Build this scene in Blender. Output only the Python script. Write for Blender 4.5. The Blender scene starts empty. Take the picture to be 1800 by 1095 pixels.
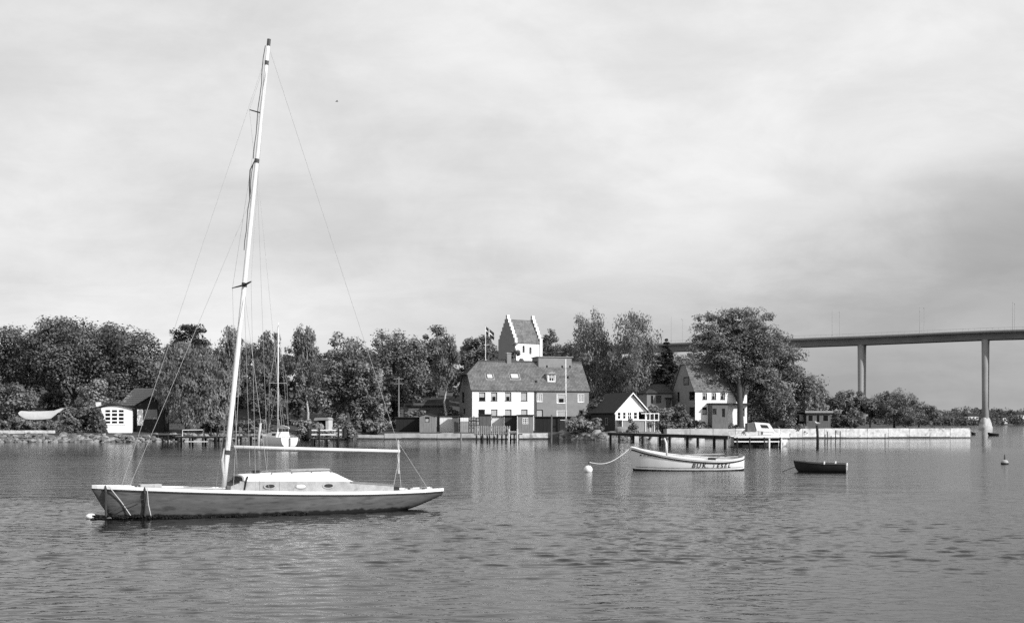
import bpy, math, random
import numpy as np
from mathutils import Vector, Matrix
R = math.radians
F, HZ, CX, H = 2300.0, 742.0, 900.0, 2.64      # focal length in photo pixels, horizon row, centre column, eye height
sc = bpy.context.scene
col = sc.collection

# ------------------------------------------------------------------ camera
cam = bpy.data.cameras.new('camera')
cam.sensor_width = 36; cam.lens = 36 * F / 1800.0
cam.shift_y = (HZ - 547.5) / 1800.0
cam.clip_end = 12000; cam.clip_start = 0.5
camo = bpy.data.objects.new('camera', cam); col.objects.link(camo)
camo.location = (0, 0, H); camo.rotation_euler = (R(90), 0, 0)
sc.camera = camo

# ------------------------------------------------------------------ sky and sun
SUN_AZ, SUN_EL = 55.0, 31.0                     # azimuth measured from -Y (behind the camera) towards +X
w = bpy.data.worlds.new('World'); sc.world = w; w.use_nodes = True
nt = w.node_tree; N = nt.nodes; L = nt.links
for n in list(N): N.remove(n)
out = N.new('ShaderNodeOutputWorld'); bg = N.new('ShaderNodeBackground')
sky = N.new('ShaderNodeTexSky'); sky.sky_type = 'NISHITA'; sky.sun_disc = False
sky.sun_elevation = R(SUN_EL); sky.sun_rotation = R(180 - SUN_AZ)
sky.dust_density = 2.5; sky.air_density = 1.0; sky.ozone_density = 1.0
bw = N.new('ShaderNodeRGBToBW'); L.new(sky.outputs[0], bw.inputs[0])
tc = N.new('ShaderNodeTexCoord')
sep = N.new('ShaderNodeSeparateXYZ'); L.new(tc.outputs['Generated'], sep.inputs[0])
def mnode(op, a=None, b=None, c=None):
    m = N.new('ShaderNodeMath'); m.operation = op
    for i, v in enumerate((a, b, c)):
        if v is None: continue
        if isinstance(v, (int, float)): m.inputs[i].default_value = v
        else: L.new(v, m.inputs[i])
    return m.outputs[0]
zc = mnode('ADD', mnode('MAXIMUM', sep.outputs[2], 0.0), 0.22)
comb = N.new('ShaderNodeCombineXYZ')
L.new(mnode('DIVIDE', sep.outputs[0], zc), comb.inputs[0])
L.new(mnode('DIVIDE', sep.outputs[1], zc), comb.inputs[1])
def cloud(scale, detail, loc, sx=1.0, sy=1.0, rot=0.0, rough=0.5, dist=0.6):
    mp = N.new('ShaderNodeMapping'); mp.inputs['Location'].default_value = loc
    mp.inputs['Scale'].default_value = (sx, sy, 1); mp.inputs['Rotation'].default_value = (0, 0, rot)
    L.new(comb.outputs[0], mp.inputs[0])
    no = N.new('ShaderNodeTexNoise'); no.inputs['Scale'].default_value = scale
    no.inputs['Detail'].default_value = detail; no.inputs['Roughness'].default_value = rough
    no.inputs['Distortion'].default_value = dist
    L.new(mp.outputs[0], no.inputs['Vector'])
    return no.outputs[0]
def rng(v, a, b, c, d):
    m = N.new('ShaderNodeMapRange'); m.interpolation_type = 'SMOOTHSTEP'
    L.new(v, m.inputs[0])
    for i, x in enumerate((a, b, c, d)): m.inputs[i + 1].default_value = x
    return m.outputs[0]
big = rng(cloud(0.55, 3, (2.2, 0.9, 0), 1.0, 1.3, R(-30), 0.45, 0.2), 0.36, 0.66, 0.0, 1.0)
fine = rng(cloud(3.4, 10, (7.3, 1.9, 0), 1.0, 1.25, R(-20), 0.62, 0.5), 0.30, 0.72, 0.0, 1.0)
nz = N.new('ShaderNodeTexNoise'); nz.inputs['Scale'].default_value = 6.5; nz.inputs['Detail'].default_value = 9; nz.inputs['Roughness'].default_value = 0.6; nz.inputs['Distortion'].default_value = 0.3
mpz = N.new('ShaderNodeMapping'); mpz.inputs['Scale'].default_value = (1, 1, 1.7); L.new(tc.outputs['Generated'], mpz.inputs[0]); L.new(mpz.outputs[0], nz.inputs['Vector'])
puff = rng(nz.outputs[0], 0.34, 0.68, 0.0, 1.0)
# thin high cloud veil over the blue sky, everything in tones of grey
skyv = mnode('MULTIPLY', bw.outputs[0], 0.10)
veil = mnode('ADD', mnode('MULTIPLY', big, 0.17), mnode('ADD', mnode('MULTIPLY', fine, 0.07), mnode('MULTIPLY', puff, 0.10)))
tot = mnode('ADD', mnode('MULTIPLY', skyv, 0.35), veil)
tot = mnode('ADD', tot, 0.49)
# the darker cloud bank that covers the sky to the right above the bridge
bk = mnode('SUBTRACT', mnode('MULTIPLY_ADD', sep.outputs[0], 0.374, 0.073), sep.outputs[2])
bk = mnode('ADD', bk, mnode('MULTIPLY_ADD', puff, 0.06, -0.03))
tot = mnode('MULTIPLY', tot, rng(bk, -0.025, 0.11, 1.0, 0.58))
SKYTOT = tot
L.new(tot, bg.inputs['Color']); bg.inputs['Strength'].default_value = 1.0
L.new(bg.outputs[0], out.inputs[0])

sl = bpy.data.lights.new('sun', 'SUN'); sl.energy = 4.6; sl.angle = R(0.6); sl.color = (1, 1, 1)
slo = bpy.data.objects.new('sun', sl); col.objects.link(slo)
sdir = Vector((math.sin(R(SUN_AZ)) * math.cos(R(SUN_EL)), -math.cos(R(SUN_AZ)) * math.cos(R(SUN_EL)), math.sin(R(SUN_EL))))
slo.rotation_euler = sdir.to_track_quat('Z', 'Y').to_euler(); slo.location = (60, -60, 80)
sc.view_settings.view_transform = 'Standard'; sc.view_settings.look = 'None'
sc.view_settings.exposure = 0.0; sc.view_settings.gamma = 1.0; sc.view_settings.use_curve_mapping = False
sc.render.engine = 'CYCLES'
sc.cycles.use_denoising = False
sc.cycles.max_bounces = 6; sc.cycles.transparent_max_bounces = 12

# ------------------------------------------------------------------ helpers: pixels, tags, materials, meshes
def P(x, y, Y): return Vector(((x - CX) / F * Y, Y, H - (y - HZ) / F * Y))
def depth(y, z=0.0): return F * (H - z) / (y - HZ)
def tag(o, label=None, cat=None, group=None, kind=None):
    for k, v in (('label', label), ('category', cat), ('group', group), ('kind', kind)):
        if v: o[k] = v
    return o
def root(name, label, cat, loc=(0, 0, 0), rz=0.0, group=None):
    o = bpy.data.objects.new(name, None); o.empty_display_size = 0.3
    col.objects.link(o); o.location = loc; o.rotation_euler = (0, 0, rz)
    return tag(o, label, cat, group)

MATS = {}
def mat(name, val, rough=0.8, var=0.0, scale=3.0, bump=0.0, bscale=None, spec=0.3, stain=None, stretch=(1, 1, 1)):
    if name in MATS: return MATS[name]
    m = bpy.data.materials.new(name); m.use_nodes = True
    t = m.node_tree; b = t.nodes['Principled BSDF']
    b.inputs['Base Color'].default_value = (val, val, val, 1)
    b.inputs['Roughness'].default_value = rough; b.inputs['Specular IOR Level'].default_value = spec
    tcn = t.nodes.new('ShaderNodeTexCoord'); mp = t.nodes.new('ShaderNodeMapping')
    t.links.new(tcn.outputs['Object'], mp.inputs[0]); mp.inputs['Scale'].default_value = stretch
    if var > 0:
        no = t.nodes.new('ShaderNodeTexNoise'); no.inputs['Scale'].default_value = scale
        no.inputs['Detail'].default_value = 6; no.inputs['Roughness'].default_value = 0.65
        t.links.new(mp.outputs[0], no.inputs['Vector'])
        mr = t.nodes.new('ShaderNodeMapRange'); mr.inputs[1].default_value = 0.25; mr.inputs[2].default_value = 0.75
        mr.inputs[3].default_value = max(0.0, val * (1 - var)); mr.inputs[4].default_value = min(0.95, val * (1 + var))
        t.links.new(no.outputs[0], mr.inputs[0]); last = mr.outputs[0]
        if stain:
            n2 = t.nodes.new('ShaderNodeTexNoise'); n2.inputs['Scale'].default_value = stain[0]; n2.inputs['Detail'].default_value = 5
            t.links.new(mp.outputs[0], n2.inputs['Vector'])
            m2 = t.nodes.new('ShaderNodeMapRange'); m2.inputs[1].default_value = stain[1]; m2.inputs[2].default_value = stain[1] + 0.12
            m2.inputs[3].default_value = 1.0; m2.inputs[4].default_value = stain[2]
            t.links.new(n2.outputs[0], m2.inputs[0])
            mm = t.nodes.new('ShaderNodeMath'); mm.operation = 'MULTIPLY'
            t.links.new(last, mm.inputs[0]); t.links.new(m2.outputs[0], mm.inputs[1]); last = mm.outputs[0]
        t.links.new(last, b.inputs['Base Color'])
    if bump > 0:
        nb = t.nodes.new('ShaderNodeTexNoise'); nb.inputs['Scale'].default_value = bscale or scale * 4; nb.inputs['Detail'].default_value = 4
        t.links.new(mp.outputs[0], nb.inputs['Vector'])
        bp = t.nodes.new('ShaderNodeBump'); bp.inputs['Strength'].default_value = 0.7; bp.inputs['Distance'].default_value = bump
        t.links.new(nb.outputs[0], bp.inputs['Height']); t.links.new(bp.outputs[0], b.inputs['Normal'])
    MATS[name] = m
    return m

def tile_mat(name, val, row=0.33, colw=0.25):
    m = bpy.data.materials.new(name); m.use_nodes = True
    t = m.node_tree; b = t.nodes['Principled BSDF']; b.inputs['Roughness'].default_value = 0.85
    b.inputs['Specular IOR Level'].default_value = 0.2
    uv = t.nodes.new('ShaderNodeTexCoord')
    br = t.nodes.new('ShaderNodeTexBrick'); br.offset = 0.0
    br.inputs['Scale'].default_value = 1.0; br.inputs['Brick Width'].default_value = colw; br.inputs['Row Height'].default_value = row
    br.inputs['Mortar Size'].default_value = 0.035; br.inputs['Mortar Smooth'].default_value = 0.6
    br.inputs['Color1'].default_value = (val * 1.15,) * 3 + (1,); br.inputs['Color2'].default_value = (val * 0.8,) * 3 + (1,)
    br.inputs['Mortar'].default_value = (val * 0.45,) * 3 + (1,)
    t.links.new(uv.outputs['UV'], br.inputs['Vector'])
    no = t.nodes.new('ShaderNodeTexNoise'); no.inputs['Scale'].default_value = 0.7; no.inputs['Detail'].default_value = 6
    t.links.new(uv.outputs['UV'], no.inputs['Vector'])
    mr = t.nodes.new('ShaderNodeMapRange'); mr.inputs[1].default_value = 0.3; mr.inputs[2].default_value = 0.7
    mr.inputs[3].default_value = 0.72; mr.inputs[4].default_value = 1.25
    t.links.new(no.outputs[0], mr.inputs[0])
    mx = t.nodes.new('ShaderNodeMix'); mx.data_type = 'RGBA'; mx.blend_type = 'MULTIPLY'; mx.inputs[0].default_value = 1
    t.links.new(br.outputs['Color'], mx.inputs[6]); t.links.new(mr.outputs[0], mx.inputs[7])
    t.links.new(mx.outputs[2], b.inputs['Base Color'])
    bp = t.nodes.new('ShaderNodeBump'); bp.inputs['Distance'].default_value = 0.04; bp.invert = True
    t.links.new(br.outputs['Fac'], bp.inputs['Height']); t.links.new(bp.outputs[0], b.inputs['Normal'])
    MATS[name] = m
    return m

def glass_mat():
    m = bpy.data.materials.new('window_glass'); m.use_nodes = True
    t = m.node_tree; t.nodes.remove(t.nodes['Principled BSDF'])
    tr = t.nodes.new('ShaderNodeBsdfTransparent'); tr.inputs[0].default_value = (0.85, 0.85, 0.85, 1)
    gl = t.nodes.new('ShaderNodeBsdfGlossy'); gl.inputs['Roughness'].default_value = 0.03
    lw = t.nodes.new('ShaderNodeLayerWeight'); lw.inputs[0].default_value = 0.5
    pw = t.nodes.new('ShaderNodeMath'); pw.operation = 'POWER'; pw.inputs[1].default_value = 4.0; t.links.new(lw.outputs['Facing'], pw.inputs[0])
    fr = t.nodes.new('ShaderNodeMath'); fr.operation = 'MULTIPLY_ADD'; fr.inputs[1].default_value = 0.9; fr.inputs[2].default_value = 0.05; t.links.new(pw.outputs[0], fr.inputs[0])
    mx = t.nodes.new('ShaderNodeMixShader')
    t.links.new(fr.outputs[0], mx.inputs[0]); t.links.new(tr.outputs[0], mx.inputs[1]); t.links.new(gl.outputs[0], mx.inputs[2])
    t.links.new(mx.outputs[0], t.nodes['Material Output'].inputs[0])
    MATS['window_glass'] = m
    return m

class MB:
    """collects shapes, builds them as one mesh object"""
    def __init__(s): s.v = []; s.f = []; s.uv = {}
    def add(s, vs, fs):
        o = len(s.v); s.v += [tuple(v) for v in vs]; s.f += [tuple(i + o for i in f) for f in fs]
        return s
    def quad(s, a, b, c, d): return s.add([a, b, c, d], [(0, 1, 2, 3)])
    def poly(s, pts): return s.add(pts, [tuple(range(len(pts)))])
    def box(s, x0, x1, y0, y1, z0, z1):
        v = [(x0, y0, z0), (x1, y0, z0), (x1, y1, z0), (x0, y1, z0), (x0, y0, z1), (x1, y0, z1), (x1, y1, z1), (x0, y1, z1)]
        return s.add(v, [(0, 3, 2, 1), (4, 5, 6, 7), (0, 1, 5, 4), (1, 2, 6, 5), (2, 3, 7, 6), (3, 0, 4, 7)])
    def prism(s, pts, vec):
        """polygon pts (3d) extruded by vec"""
        n = len(pts); q = [tuple(Vector(p) + Vector(vec)) for p in pts]
        fs = [tuple(range(n))[::-1], tuple(range(n, 2 * n))] + [(i, (i + 1) % n, n + (i + 1) % n, n + i) for i in range(n)]
        return s.add(list(pts) + q, fs)
    def tube(s, pts, rad, n=8, cap=True, ry=1.0):
        pts = [Vector(p) for p in pts]
        if not isinstance(rad, (list, tuple)): rad = [rad] * len(pts)
        rings = []; prev = None
        for i, p in enumerate(pts):
            d = (pts[min(i + 1, len(pts) - 1)] - pts[max(i - 1, 0)]).normalized()
            if prev is None:
                a = Vector((0, 1, 0)) if abs(d.y) < 0.9 else Vector((1, 0, 0))
                a = (a - d * a.dot(d)).normalized()
            else: a = (prev - d * prev.dot(d)).normalized()
            prev = a; b = d.cross(a)
            rings.append([p + (a * math.cos(2 * math.pi * k / n) * ry + b * math.sin(2 * math.pi * k / n)) * rad[i] for k in range(n)])
        return s.loft(rings, True, cap)
    def loft(s, rings, closed=True, cap=True):
        n = len(rings[0]); vs = [p for r in rings for p in r]; fs = []
        m = n if closed else n - 1
        for i in range(len(rings) - 1):
            for k in range(m):
                k2 = (k + 1) % n
                fs.append((i * n + k, i * n + k2, (i + 1) * n + k2, (i + 1) * n + k))
        if cap and closed: fs += [tuple(range(n))[::-1], tuple((len(rings) - 1) * n + k for k in range(n))]
        return s.add(vs, fs)
    def lathe(s, prof, n=12, c=(0, 0, 0)):
        return s.loft([[(c[0] + r * math.cos(2 * math.pi * k / n), c[1] + r * math.sin(2 * math.pi * k / n), c[2] + z) for k in range(n)] for r, z in prof])
    def build(s, name, m, parent=None, label=None, cat=None, group=None, kind=None, loc=None, rz=0.0, smooth=False, bevel=0.0):
        me = bpy.data.meshes.new(name); me.from_pydata(s.v, [], s.f); me.update()
        if smooth:
            me.polygons.foreach_set('use_smooth', [True] * len(me.polygons))
        o = bpy.data.objects.new(name, me); col.objects.link(o); me.materials.append(MATS[m] if isinstance(m, str) else m)
        if parent: o.parent = parent
        if loc is not None: o.location = loc
        o.rotation_euler = (0, 0, rz)
        if bevel > 0:
            bv = o.modifiers.new('bevel', 'BEVEL'); bv.width = bevel; bv.segments = 2; bv.limit_method = 'ANGLE'
        return tag(o, label, cat, group, kind)

def uvroof(o, ux, vx):
    """planar uv in metres: u along ux, v along vx (object space)"""
    me = o.data; uvl = me.uv_layers.new(name='UVMap')
    for lp in me.loops:
        p = me.vertices[lp.vertex_index].co
        uvl.data[lp.index].uv = (p.dot(ux), p.dot(vx))

def copy_tree(o, parent=None):
    c = o.copy(); col.objects.link(c); c.parent = parent
    for ch in o.children: copy_tree(ch, c)
    return c

class Frame:
    """a building's own axes: x along its front, y into its depth; turns photo columns and rows into those axes"""
    def __init__(s, x, y, z, a): s.o = Vector((x, y, z)); s.a = a; s.u = Vector((math.cos(a), math.sin(a), 0)); s.n = Vector((-math.sin(a), math.cos(a), 0))
    def lx(s, px, ly=0.0):
        k = (px - CX) / F; X0 = s.o.x + s.n.x * ly; Y0 = s.o.y + s.n.y * ly
        return (k * Y0 - X0) / (s.u.x - k * s.u.y)
    def ly(s, px, lx=0.0):
        k = (px - CX) / F; X0 = s.o.x + s.u.x * lx; Y0 = s.o.y + s.u.y * lx
        return (k * Y0 - X0) / (s.n.x - k * s.n.y)
    def Y(s, lx, ly=0.0): return s.o.y + s.u.y * lx + s.n.y * ly
    def lz(s, py, lx, ly=0.0): return H - (py - HZ) / F * s.Y(lx, ly) - s.o.z
    def rect(s, x0, x1, y0, y1, ly=0.0):
        a, b = s.lx(x0, ly), s.lx(x1, ly); m = (a + b) / 2
        return (a, b, s.lz(y1, m, ly), s.lz(y0, m, ly))

mat('white_render', 0.80, 0.9, 0.06, 0.6, 0.004, 8, stain=(0.5, 0.66, 0.88))
mat('white_paint', 0.80, 0.55, 0.05, 3)
mat('grey_render', 0.25, 0.9, 0.16, 0.8, 0.006, 10, stain=(0.35, 0.6, 0.82))
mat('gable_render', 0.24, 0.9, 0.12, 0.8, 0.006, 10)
mat('dark_wood', 0.035, 0.8, 0.4, 6, 0.006, 12, stretch=(1, 1, 0.2))
mat('tarred_wood', 0.018, 0.75, 0.4, 6, 0.006, 12, stretch=(1, 1, 0.2))
mat('grey_wood', 0.22, 0.85, 0.25, 5, 0.006, 14, stretch=(1, 1, 0.2))
mat('mid_wood', 0.12, 0.85, 0.3, 5, 0.006, 14, stretch=(1, 1, 0.2))
mat('pale_wood', 0.48, 0.8, 0.3, 5, 0.005, 14, stretch=(0.3, 1, 1))
mat('felt', 0.03, 0.9, 0.3, 2, 0.01, 8)
mat('felt_grey', 0.3, 0.9, 0.2, 2)
mat('concrete', 0.42, 0.9, 0.25, 0.9, 0.012, 5, stain=(0.6, 0.55, 0.6))
mat('pale_concrete', 0.58, 0.9, 0.4, 1.6, 0.03, 4, stain=(0.9, 0.56, 0.5))
mat('bridge_concrete', 0.31, 0.85, 0.12, 0.15, stain=(0.08, 0.55, 0.8))
mat('bridge_steel', 0.21, 0.7, 0.2, 0.2)
mat('stone', 0.13, 0.9, 0.45, 1.2, 0.05, 3)
mat('stone_pale', 0.25, 0.9, 0.35, 1.2, 0.05, 3)
mat('bark', 0.06, 0.95, 0.4, 4, 0.03, 8)
mat('birch_bark', 0.42, 0.9, 0.45, 3, stain=(4, 0.55, 0.2), stretch=(1, 1, 2))
mat('metal', 0.35, 0.4, 0.15, 4, spec=0.5)
mat('dark_metal', 0.05, 0.5, 0.2, 4, spec=0.5)
mat('rope', 0.5, 0.9, 0.2, 20)
mat('dark_rope', 0.05, 0.9, 0.2, 20)
mat('wire', 0.4, 0.5)
mat('canvas', 0.5, 0.9, 0.15, 1.5, 0.03, 2.5)
mat('curtain', 0.6, 0.9, 0.15, 4)
mat('interior', 0.03, 0.9)
mat('rubber', 0.02, 0.7)
mat('flag_red', 0.045, 0.9)
mat('gull_grey', 0.35, 0.8, 0.2, 20)
glass_mat()
tile_mat('roof_tile', 0.185)
tile_mat('church_tile', 0.2, 0.4, 0.3)
tile_mat('dark_tile', 0.06)

# ------------------------------------------------------------------ water
def water_mat():
    m = bpy.data.materials.new('sea_water'); m.use_nodes = True
    t = m.node_tree; b = t.nodes['Principled BSDF']
    b.inputs['Base Color'].default_value = (0.010, 0.010, 0.010, 1); b.inputs['Roughness'].default_value = 0.04
    b.inputs['IOR'].default_value = 1.333; b.inputs['Specular IOR Level'].default_value = 0.25
    g = t.nodes.new('ShaderNodeNewGeometry')
    def noise(scale, detail, sx, sy, rot, rough=0.5, dist=0.0):
        mp = t.nodes.new('ShaderNodeMapping'); mp.inputs['Scale'].default_value = (sx, sy, 1); mp.inputs['Rotation'].default_value = (0, 0, rot)
        t.links.new(g.outputs['Position'], mp.inputs[0])
        n = t.nodes.new('ShaderNodeTexNoise'); n.inputs['Scale'].default_value = scale; n.inputs['Detail'].default_value = detail
        n.inputs['Roughness'].default_value = rough; n.inputs['Distortion'].default_value = dist
        t.links.new(mp.outputs[0], n.inputs['Vector']); return n.outputs[0]
    def math_(op, a, b_):
        q = t.nodes.new('ShaderNodeMath'); q.operation = op
        for i, v in enumerate((a, b_)):
            if isinstance(v, (int, float)): q.inputs[i].default_value = v
            else: t.links.new(v, q.inputs[i])
        return q.outputs[0]
    w1 = noise(0.6, 1.5, 0.55, 1.0, R(10), 0.5, 0.3)
    w2 = noise(2.6, 2.0, 0.5, 1.0, R(-7), 0.5, 0.4)
    w3 = noise(8.0, 2.0, 0.6, 1.0, R(14), 0.5)
    patch = noise(0.045, 3, 0.35, 1.0, R(6))
    mr = t.nodes.new('ShaderNodeMapRange'); mr.inputs[1].default_value = 0.36; mr.inputs[2].default_value = 0.62
    mr.inputs[3].default_value = 0.55; mr.inputs[4].default_value = 1.2
    t.links.new(patch, mr.inputs[0])
    sp = t.nodes.new('ShaderNodeSeparateXYZ'); t.links.new(g.outputs['Position'], sp.inputs[0])
    def ramp(v, a, b_, c, d):
        q = t.nodes.new('ShaderNodeMapRange'); q.interpolation_type = 'SMOOTHSTEP'
        for i, x in enumerate((a, b_, c, d)): q.inputs[i + 1].default_value = x
        t.links.new(v, q.inputs[0]); return q.outputs[0]
    lee = ramp(sp.outputs[1], 95, 165, 1.0, 0.30)          # calmer water in the lee of the shore
    farw = ramp(sp.outputs[1], 38, 52, 0.0, 1.0)           # nearer than this the waves are real relief in the mesh
    coarse = math_('MULTIPLY', math_('ADD', math_('MULTIPLY', w1, 0.11), math_('MULTIPLY', w2, 0.07)), farw)
    hsum = math_('ADD', coarse, math_('MULTIPLY', w3, 0.009))
    hh = math_('MULTIPLY', math_('MULTIPLY', hsum, mr.outputs[0]), lee)
    ro = math_('MULTIPLY', ramp(sp.outputs[1], 15, 80, 0.05, 0.15), ramp(sp.outputs[1], 90, 150, 1.0, 0.30))
    t.links.new(ro, b.inputs['Roughness'])
    bp = t.nodes.new('ShaderNodeBump'); bp.inputs['Strength'].default_value = 1.0; bp.inputs['Distance'].default_value = 1.0
    t.links.new(hh, bp.inputs['Height']); t.links.new(bp.outputs[0], b.inputs['Normal'])
    MATS['sea_water'] = m
water_mat()
WAVE = 0.0165
def build_water():
    X0, X1, Y0_, Y1_ = -25.0, 25.0, 10.0, 52.0
    xg = np.arange(X0, X1 + 0.001, 0.10); yg = np.concatenate([np.arange(Y0_, 34, 0.07), np.arange(34, Y1_ + 0.001, 0.11)]); yg[-1] = Y1_; xg[-1] = X1
    GX, GY = np.meshgrid(xg, yg); Z = np.zeros_like(GX); rs = np.random.default_rng(21)
    patch = np.zeros_like(GX)
    for _ in range(9):
        k = 2 * np.pi / rs.uniform(9, 34); a = rs.normal(np.pi / 2, 0.6); patch += np.sin(k * (GX * 0.5 * np.cos(a) + GY * np.sin(a)) + rs.uniform(0, 6.28))
    patch = 0.85 + 0.16 * patch
    for _ in range(64):
        lam = 0.23 * (0.8 / 0.23) ** (rs.random() ** 1.1); k = 2 * np.pi / lam; a = rs.normal(np.pi / 2 - 0.15, 0.5)
        amp = WAVE * (lam / 2 / np.pi)
        ph = k * (GX * np.cos(a) + GY * np.sin(a)) + rs.uniform(0, 6.28) + 0.5 * np.sin(GX * rs.uniform(0.1, 0.4) + GY * rs.uniform(0.05, 0.3) + rs.uniform(0, 6))
        sn_ = np.sin(ph); Z += amp * (sn_ + 0.25 * np.cos(2 * ph))
    edge = np.clip(np.minimum.reduce([(GX - X0) / 6, (X1 - GX) / 6, (GY - Y0_) / 3, (Y1_ - GY) / 12]), 0, 1); edge = edge * edge * (3 - 2 * edge)
    Z *= patch * edge
    ny, nx = GX.shape; V = np.stack([GX, GY, Z], -1).reshape(-1, 3)
    ii = np.arange(ny - 1)[:, None] * nx + np.arange(nx - 1)[None, :]
    Fq = np.stack([ii, ii + 1, ii + nx + 1, ii + nx], -1).reshape(-1, 4)
    n0 = len(V); B = 5000.0
    ex = np.array([(-B, -80, 0), (B, -80, 0), (B, 7000, 0), (-B, 7000, 0), (X0, Y0_, 0), (X1, Y0_, 0), (X1, Y1_, 0), (X0, Y1_, 0)])
    V = np.concatenate([V, ex]); o = n0
    Fq = np.concatenate([Fq, np.array([(o, o + 1, o + 5, o + 4), (o + 1, o + 2, o + 6, o + 5), (o + 2, o + 3, o + 7, o + 6), (o + 3, o, o + 4, o + 7)])])
    me = bpy.data.meshes.new('water'); nF_ = len(Fq)
    me.vertices.add(len(V)); me.vertices.foreach_set('co', V.reshape(-1).astype(np.float32))
    me.loops.add(nF_ * 4); me.loops.foreach_set('vertex_index', Fq.reshape(-1).astype(np.int32))
    me.polygons.add(nF_); me.polygons.foreach_set('loop_start', np.arange(0, nF_ * 4, 4, dtype=np.int32)); me.polygons.foreach_set('loop_total', np.full(nF_, 4, dtype=np.int32))
    me.update(); sm = np.ones(nF_, dtype=bool); sm[-4:] = False; me.polygons.foreach_set('use_smooth', sm)
    me.materials.append(MATS['sea_water']); o_ = bpy.data.objects.new('water', me); col.objects.link(o_); tag(o_, kind='structure')
build_water()

# ------------------------------------------------------------------ land
SH = []
for px, yb in ((-500, 777.5), (0, 777), (165, 777), (300, 776), (460, 774.5), (560, 772.5), (680, 772), (985, 772), (1060, 773.5), (1110, 773), (1172, 771.4), (1400, 770.45), (1500, 770.05)):
    Y = depth(yb); SH.append(((px - CX) / F * Y, Y))
SH += [(63, 228), (74, 250), (88, 275), (100, 310), (112, 370), (128, 420), (138, 470)]
SHX = np.array([p[0] for p in SH]); SHY = np.array([p[1] for p in SH])
def shore(X): return float(np.interp(X, SHX, SHY))
def sstep(a, b, x):
    t = min(1.0, max(0.0, (x - a) / (b - a))); return t * t * (3 - 2 * t)
def land_z(X, d):
    if d < 0: return -1.6
    z = 1.05 * sstep(0, 1.6, d) + 0.012 * min(d, 60)
    hill = 8.5 * sstep(28, 95, d) * (1 - sstep(25, 75, X))
    return z + hill + 0.25 * math.sin(X * 0.21) * sstep(8, 20, d)
def gz(X, Y): return land_z(X, Y - shore(X))
mat('soil', 0.06, 0.95, 0.5, 0.4, 0.08, 2.5)
xs = np.concatenate([np.arange(-150, 140, 3.0), [138.0]])
ds = [-2.5, -0.02, 0.0, 0.4, 0.8, 1.2, 1.6, 4, 8, 12, 16, 20, 26, 32, 40, 50, 60, 70, 80, 95, 120, 160, 220, 320]
g = MB(); rings = []
for d in ds:
    rings.append([(float(x), shore(x) + d, land_z(x, d) if d > -1 else -1.7) for x in xs])
g.loft(rings, closed=False, cap=False)
g.build('ground', 'soil', kind='structure', smooth=True)

# far shore, hills beyond the sound
rnd = random.Random(5)
hm = MB(); rows = []
fx = np.arange(-900, 1500, 25.0)
def far_h(x): return 9 + 5 * math.sin(x * 0.011 + 1) + 3.5 * math.sin(x * 0.031) + 1.5 * math.sin(x * 0.09 + 2)
for d, k in ((-3, -0.12), (0, 0.02), (25, 0.12), (90, 0.55), (220, 0.95), (420, 0.8), (900, 0.2)):
    rows.append([(float(x), 1130 + d + 40 * math.sin(x * 0.004), max(far_h(x), 4) * k - (0.8 if d <= 0 else 0)) for x in fx])
hm.loft(rows, closed=False, cap=False)
mat('far_field', 0.10, 0.95, 0.4, 0.02)
hm.build('hills', 'far_field', kind='structure', smooth=True)

# ------------------------------------------------------------------ foliage
def leaf_mat(name, val):
    m = bpy.data.materials.new(name); m.use_nodes = True
    t = m.node_tree; t.nodes.remove(t.nodes['Principled BSDF'])
    at = t.nodes.new('ShaderNodeAttribute'); at.attribute_name = 'tint'
    mu = t.nodes.new('ShaderNodeMath'); mu.operation = 'MULTIPLY'; mu.inputs[1].default_value = val
    t.links.new(at.outputs['Fac'], mu.inputs[0])
    d = t.nodes.new('ShaderNodeBsdfDiffuse'); tr = t.nodes.new('ShaderNodeBsdfTranslucent')
    t.links.new(mu.outputs[0], d.inputs[0]); t.links.new(mu.outputs[0], tr.inputs[0])
    mx = t.nodes.new('ShaderNodeMixShader'); mx.inputs[0].default_value = 0.33
    t.links.new(d.outputs[0], mx.inputs[1]); t.links.new(tr.outputs[0], mx.inputs[2])
    t.links.new(mx.outputs[0], t.nodes['Material Output'].inputs[0]); MATS[name] = m
for nm, v in (('leaf_dark', 0.16), ('leaf_mid', 0.21), ('leaf_light', 0.28), ('leaf_pale', 0.25), ('needle', 0.055), ('leaf_far', 0.12), ('weed', 0.03)):
    leaf_mat(nm, v)

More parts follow.
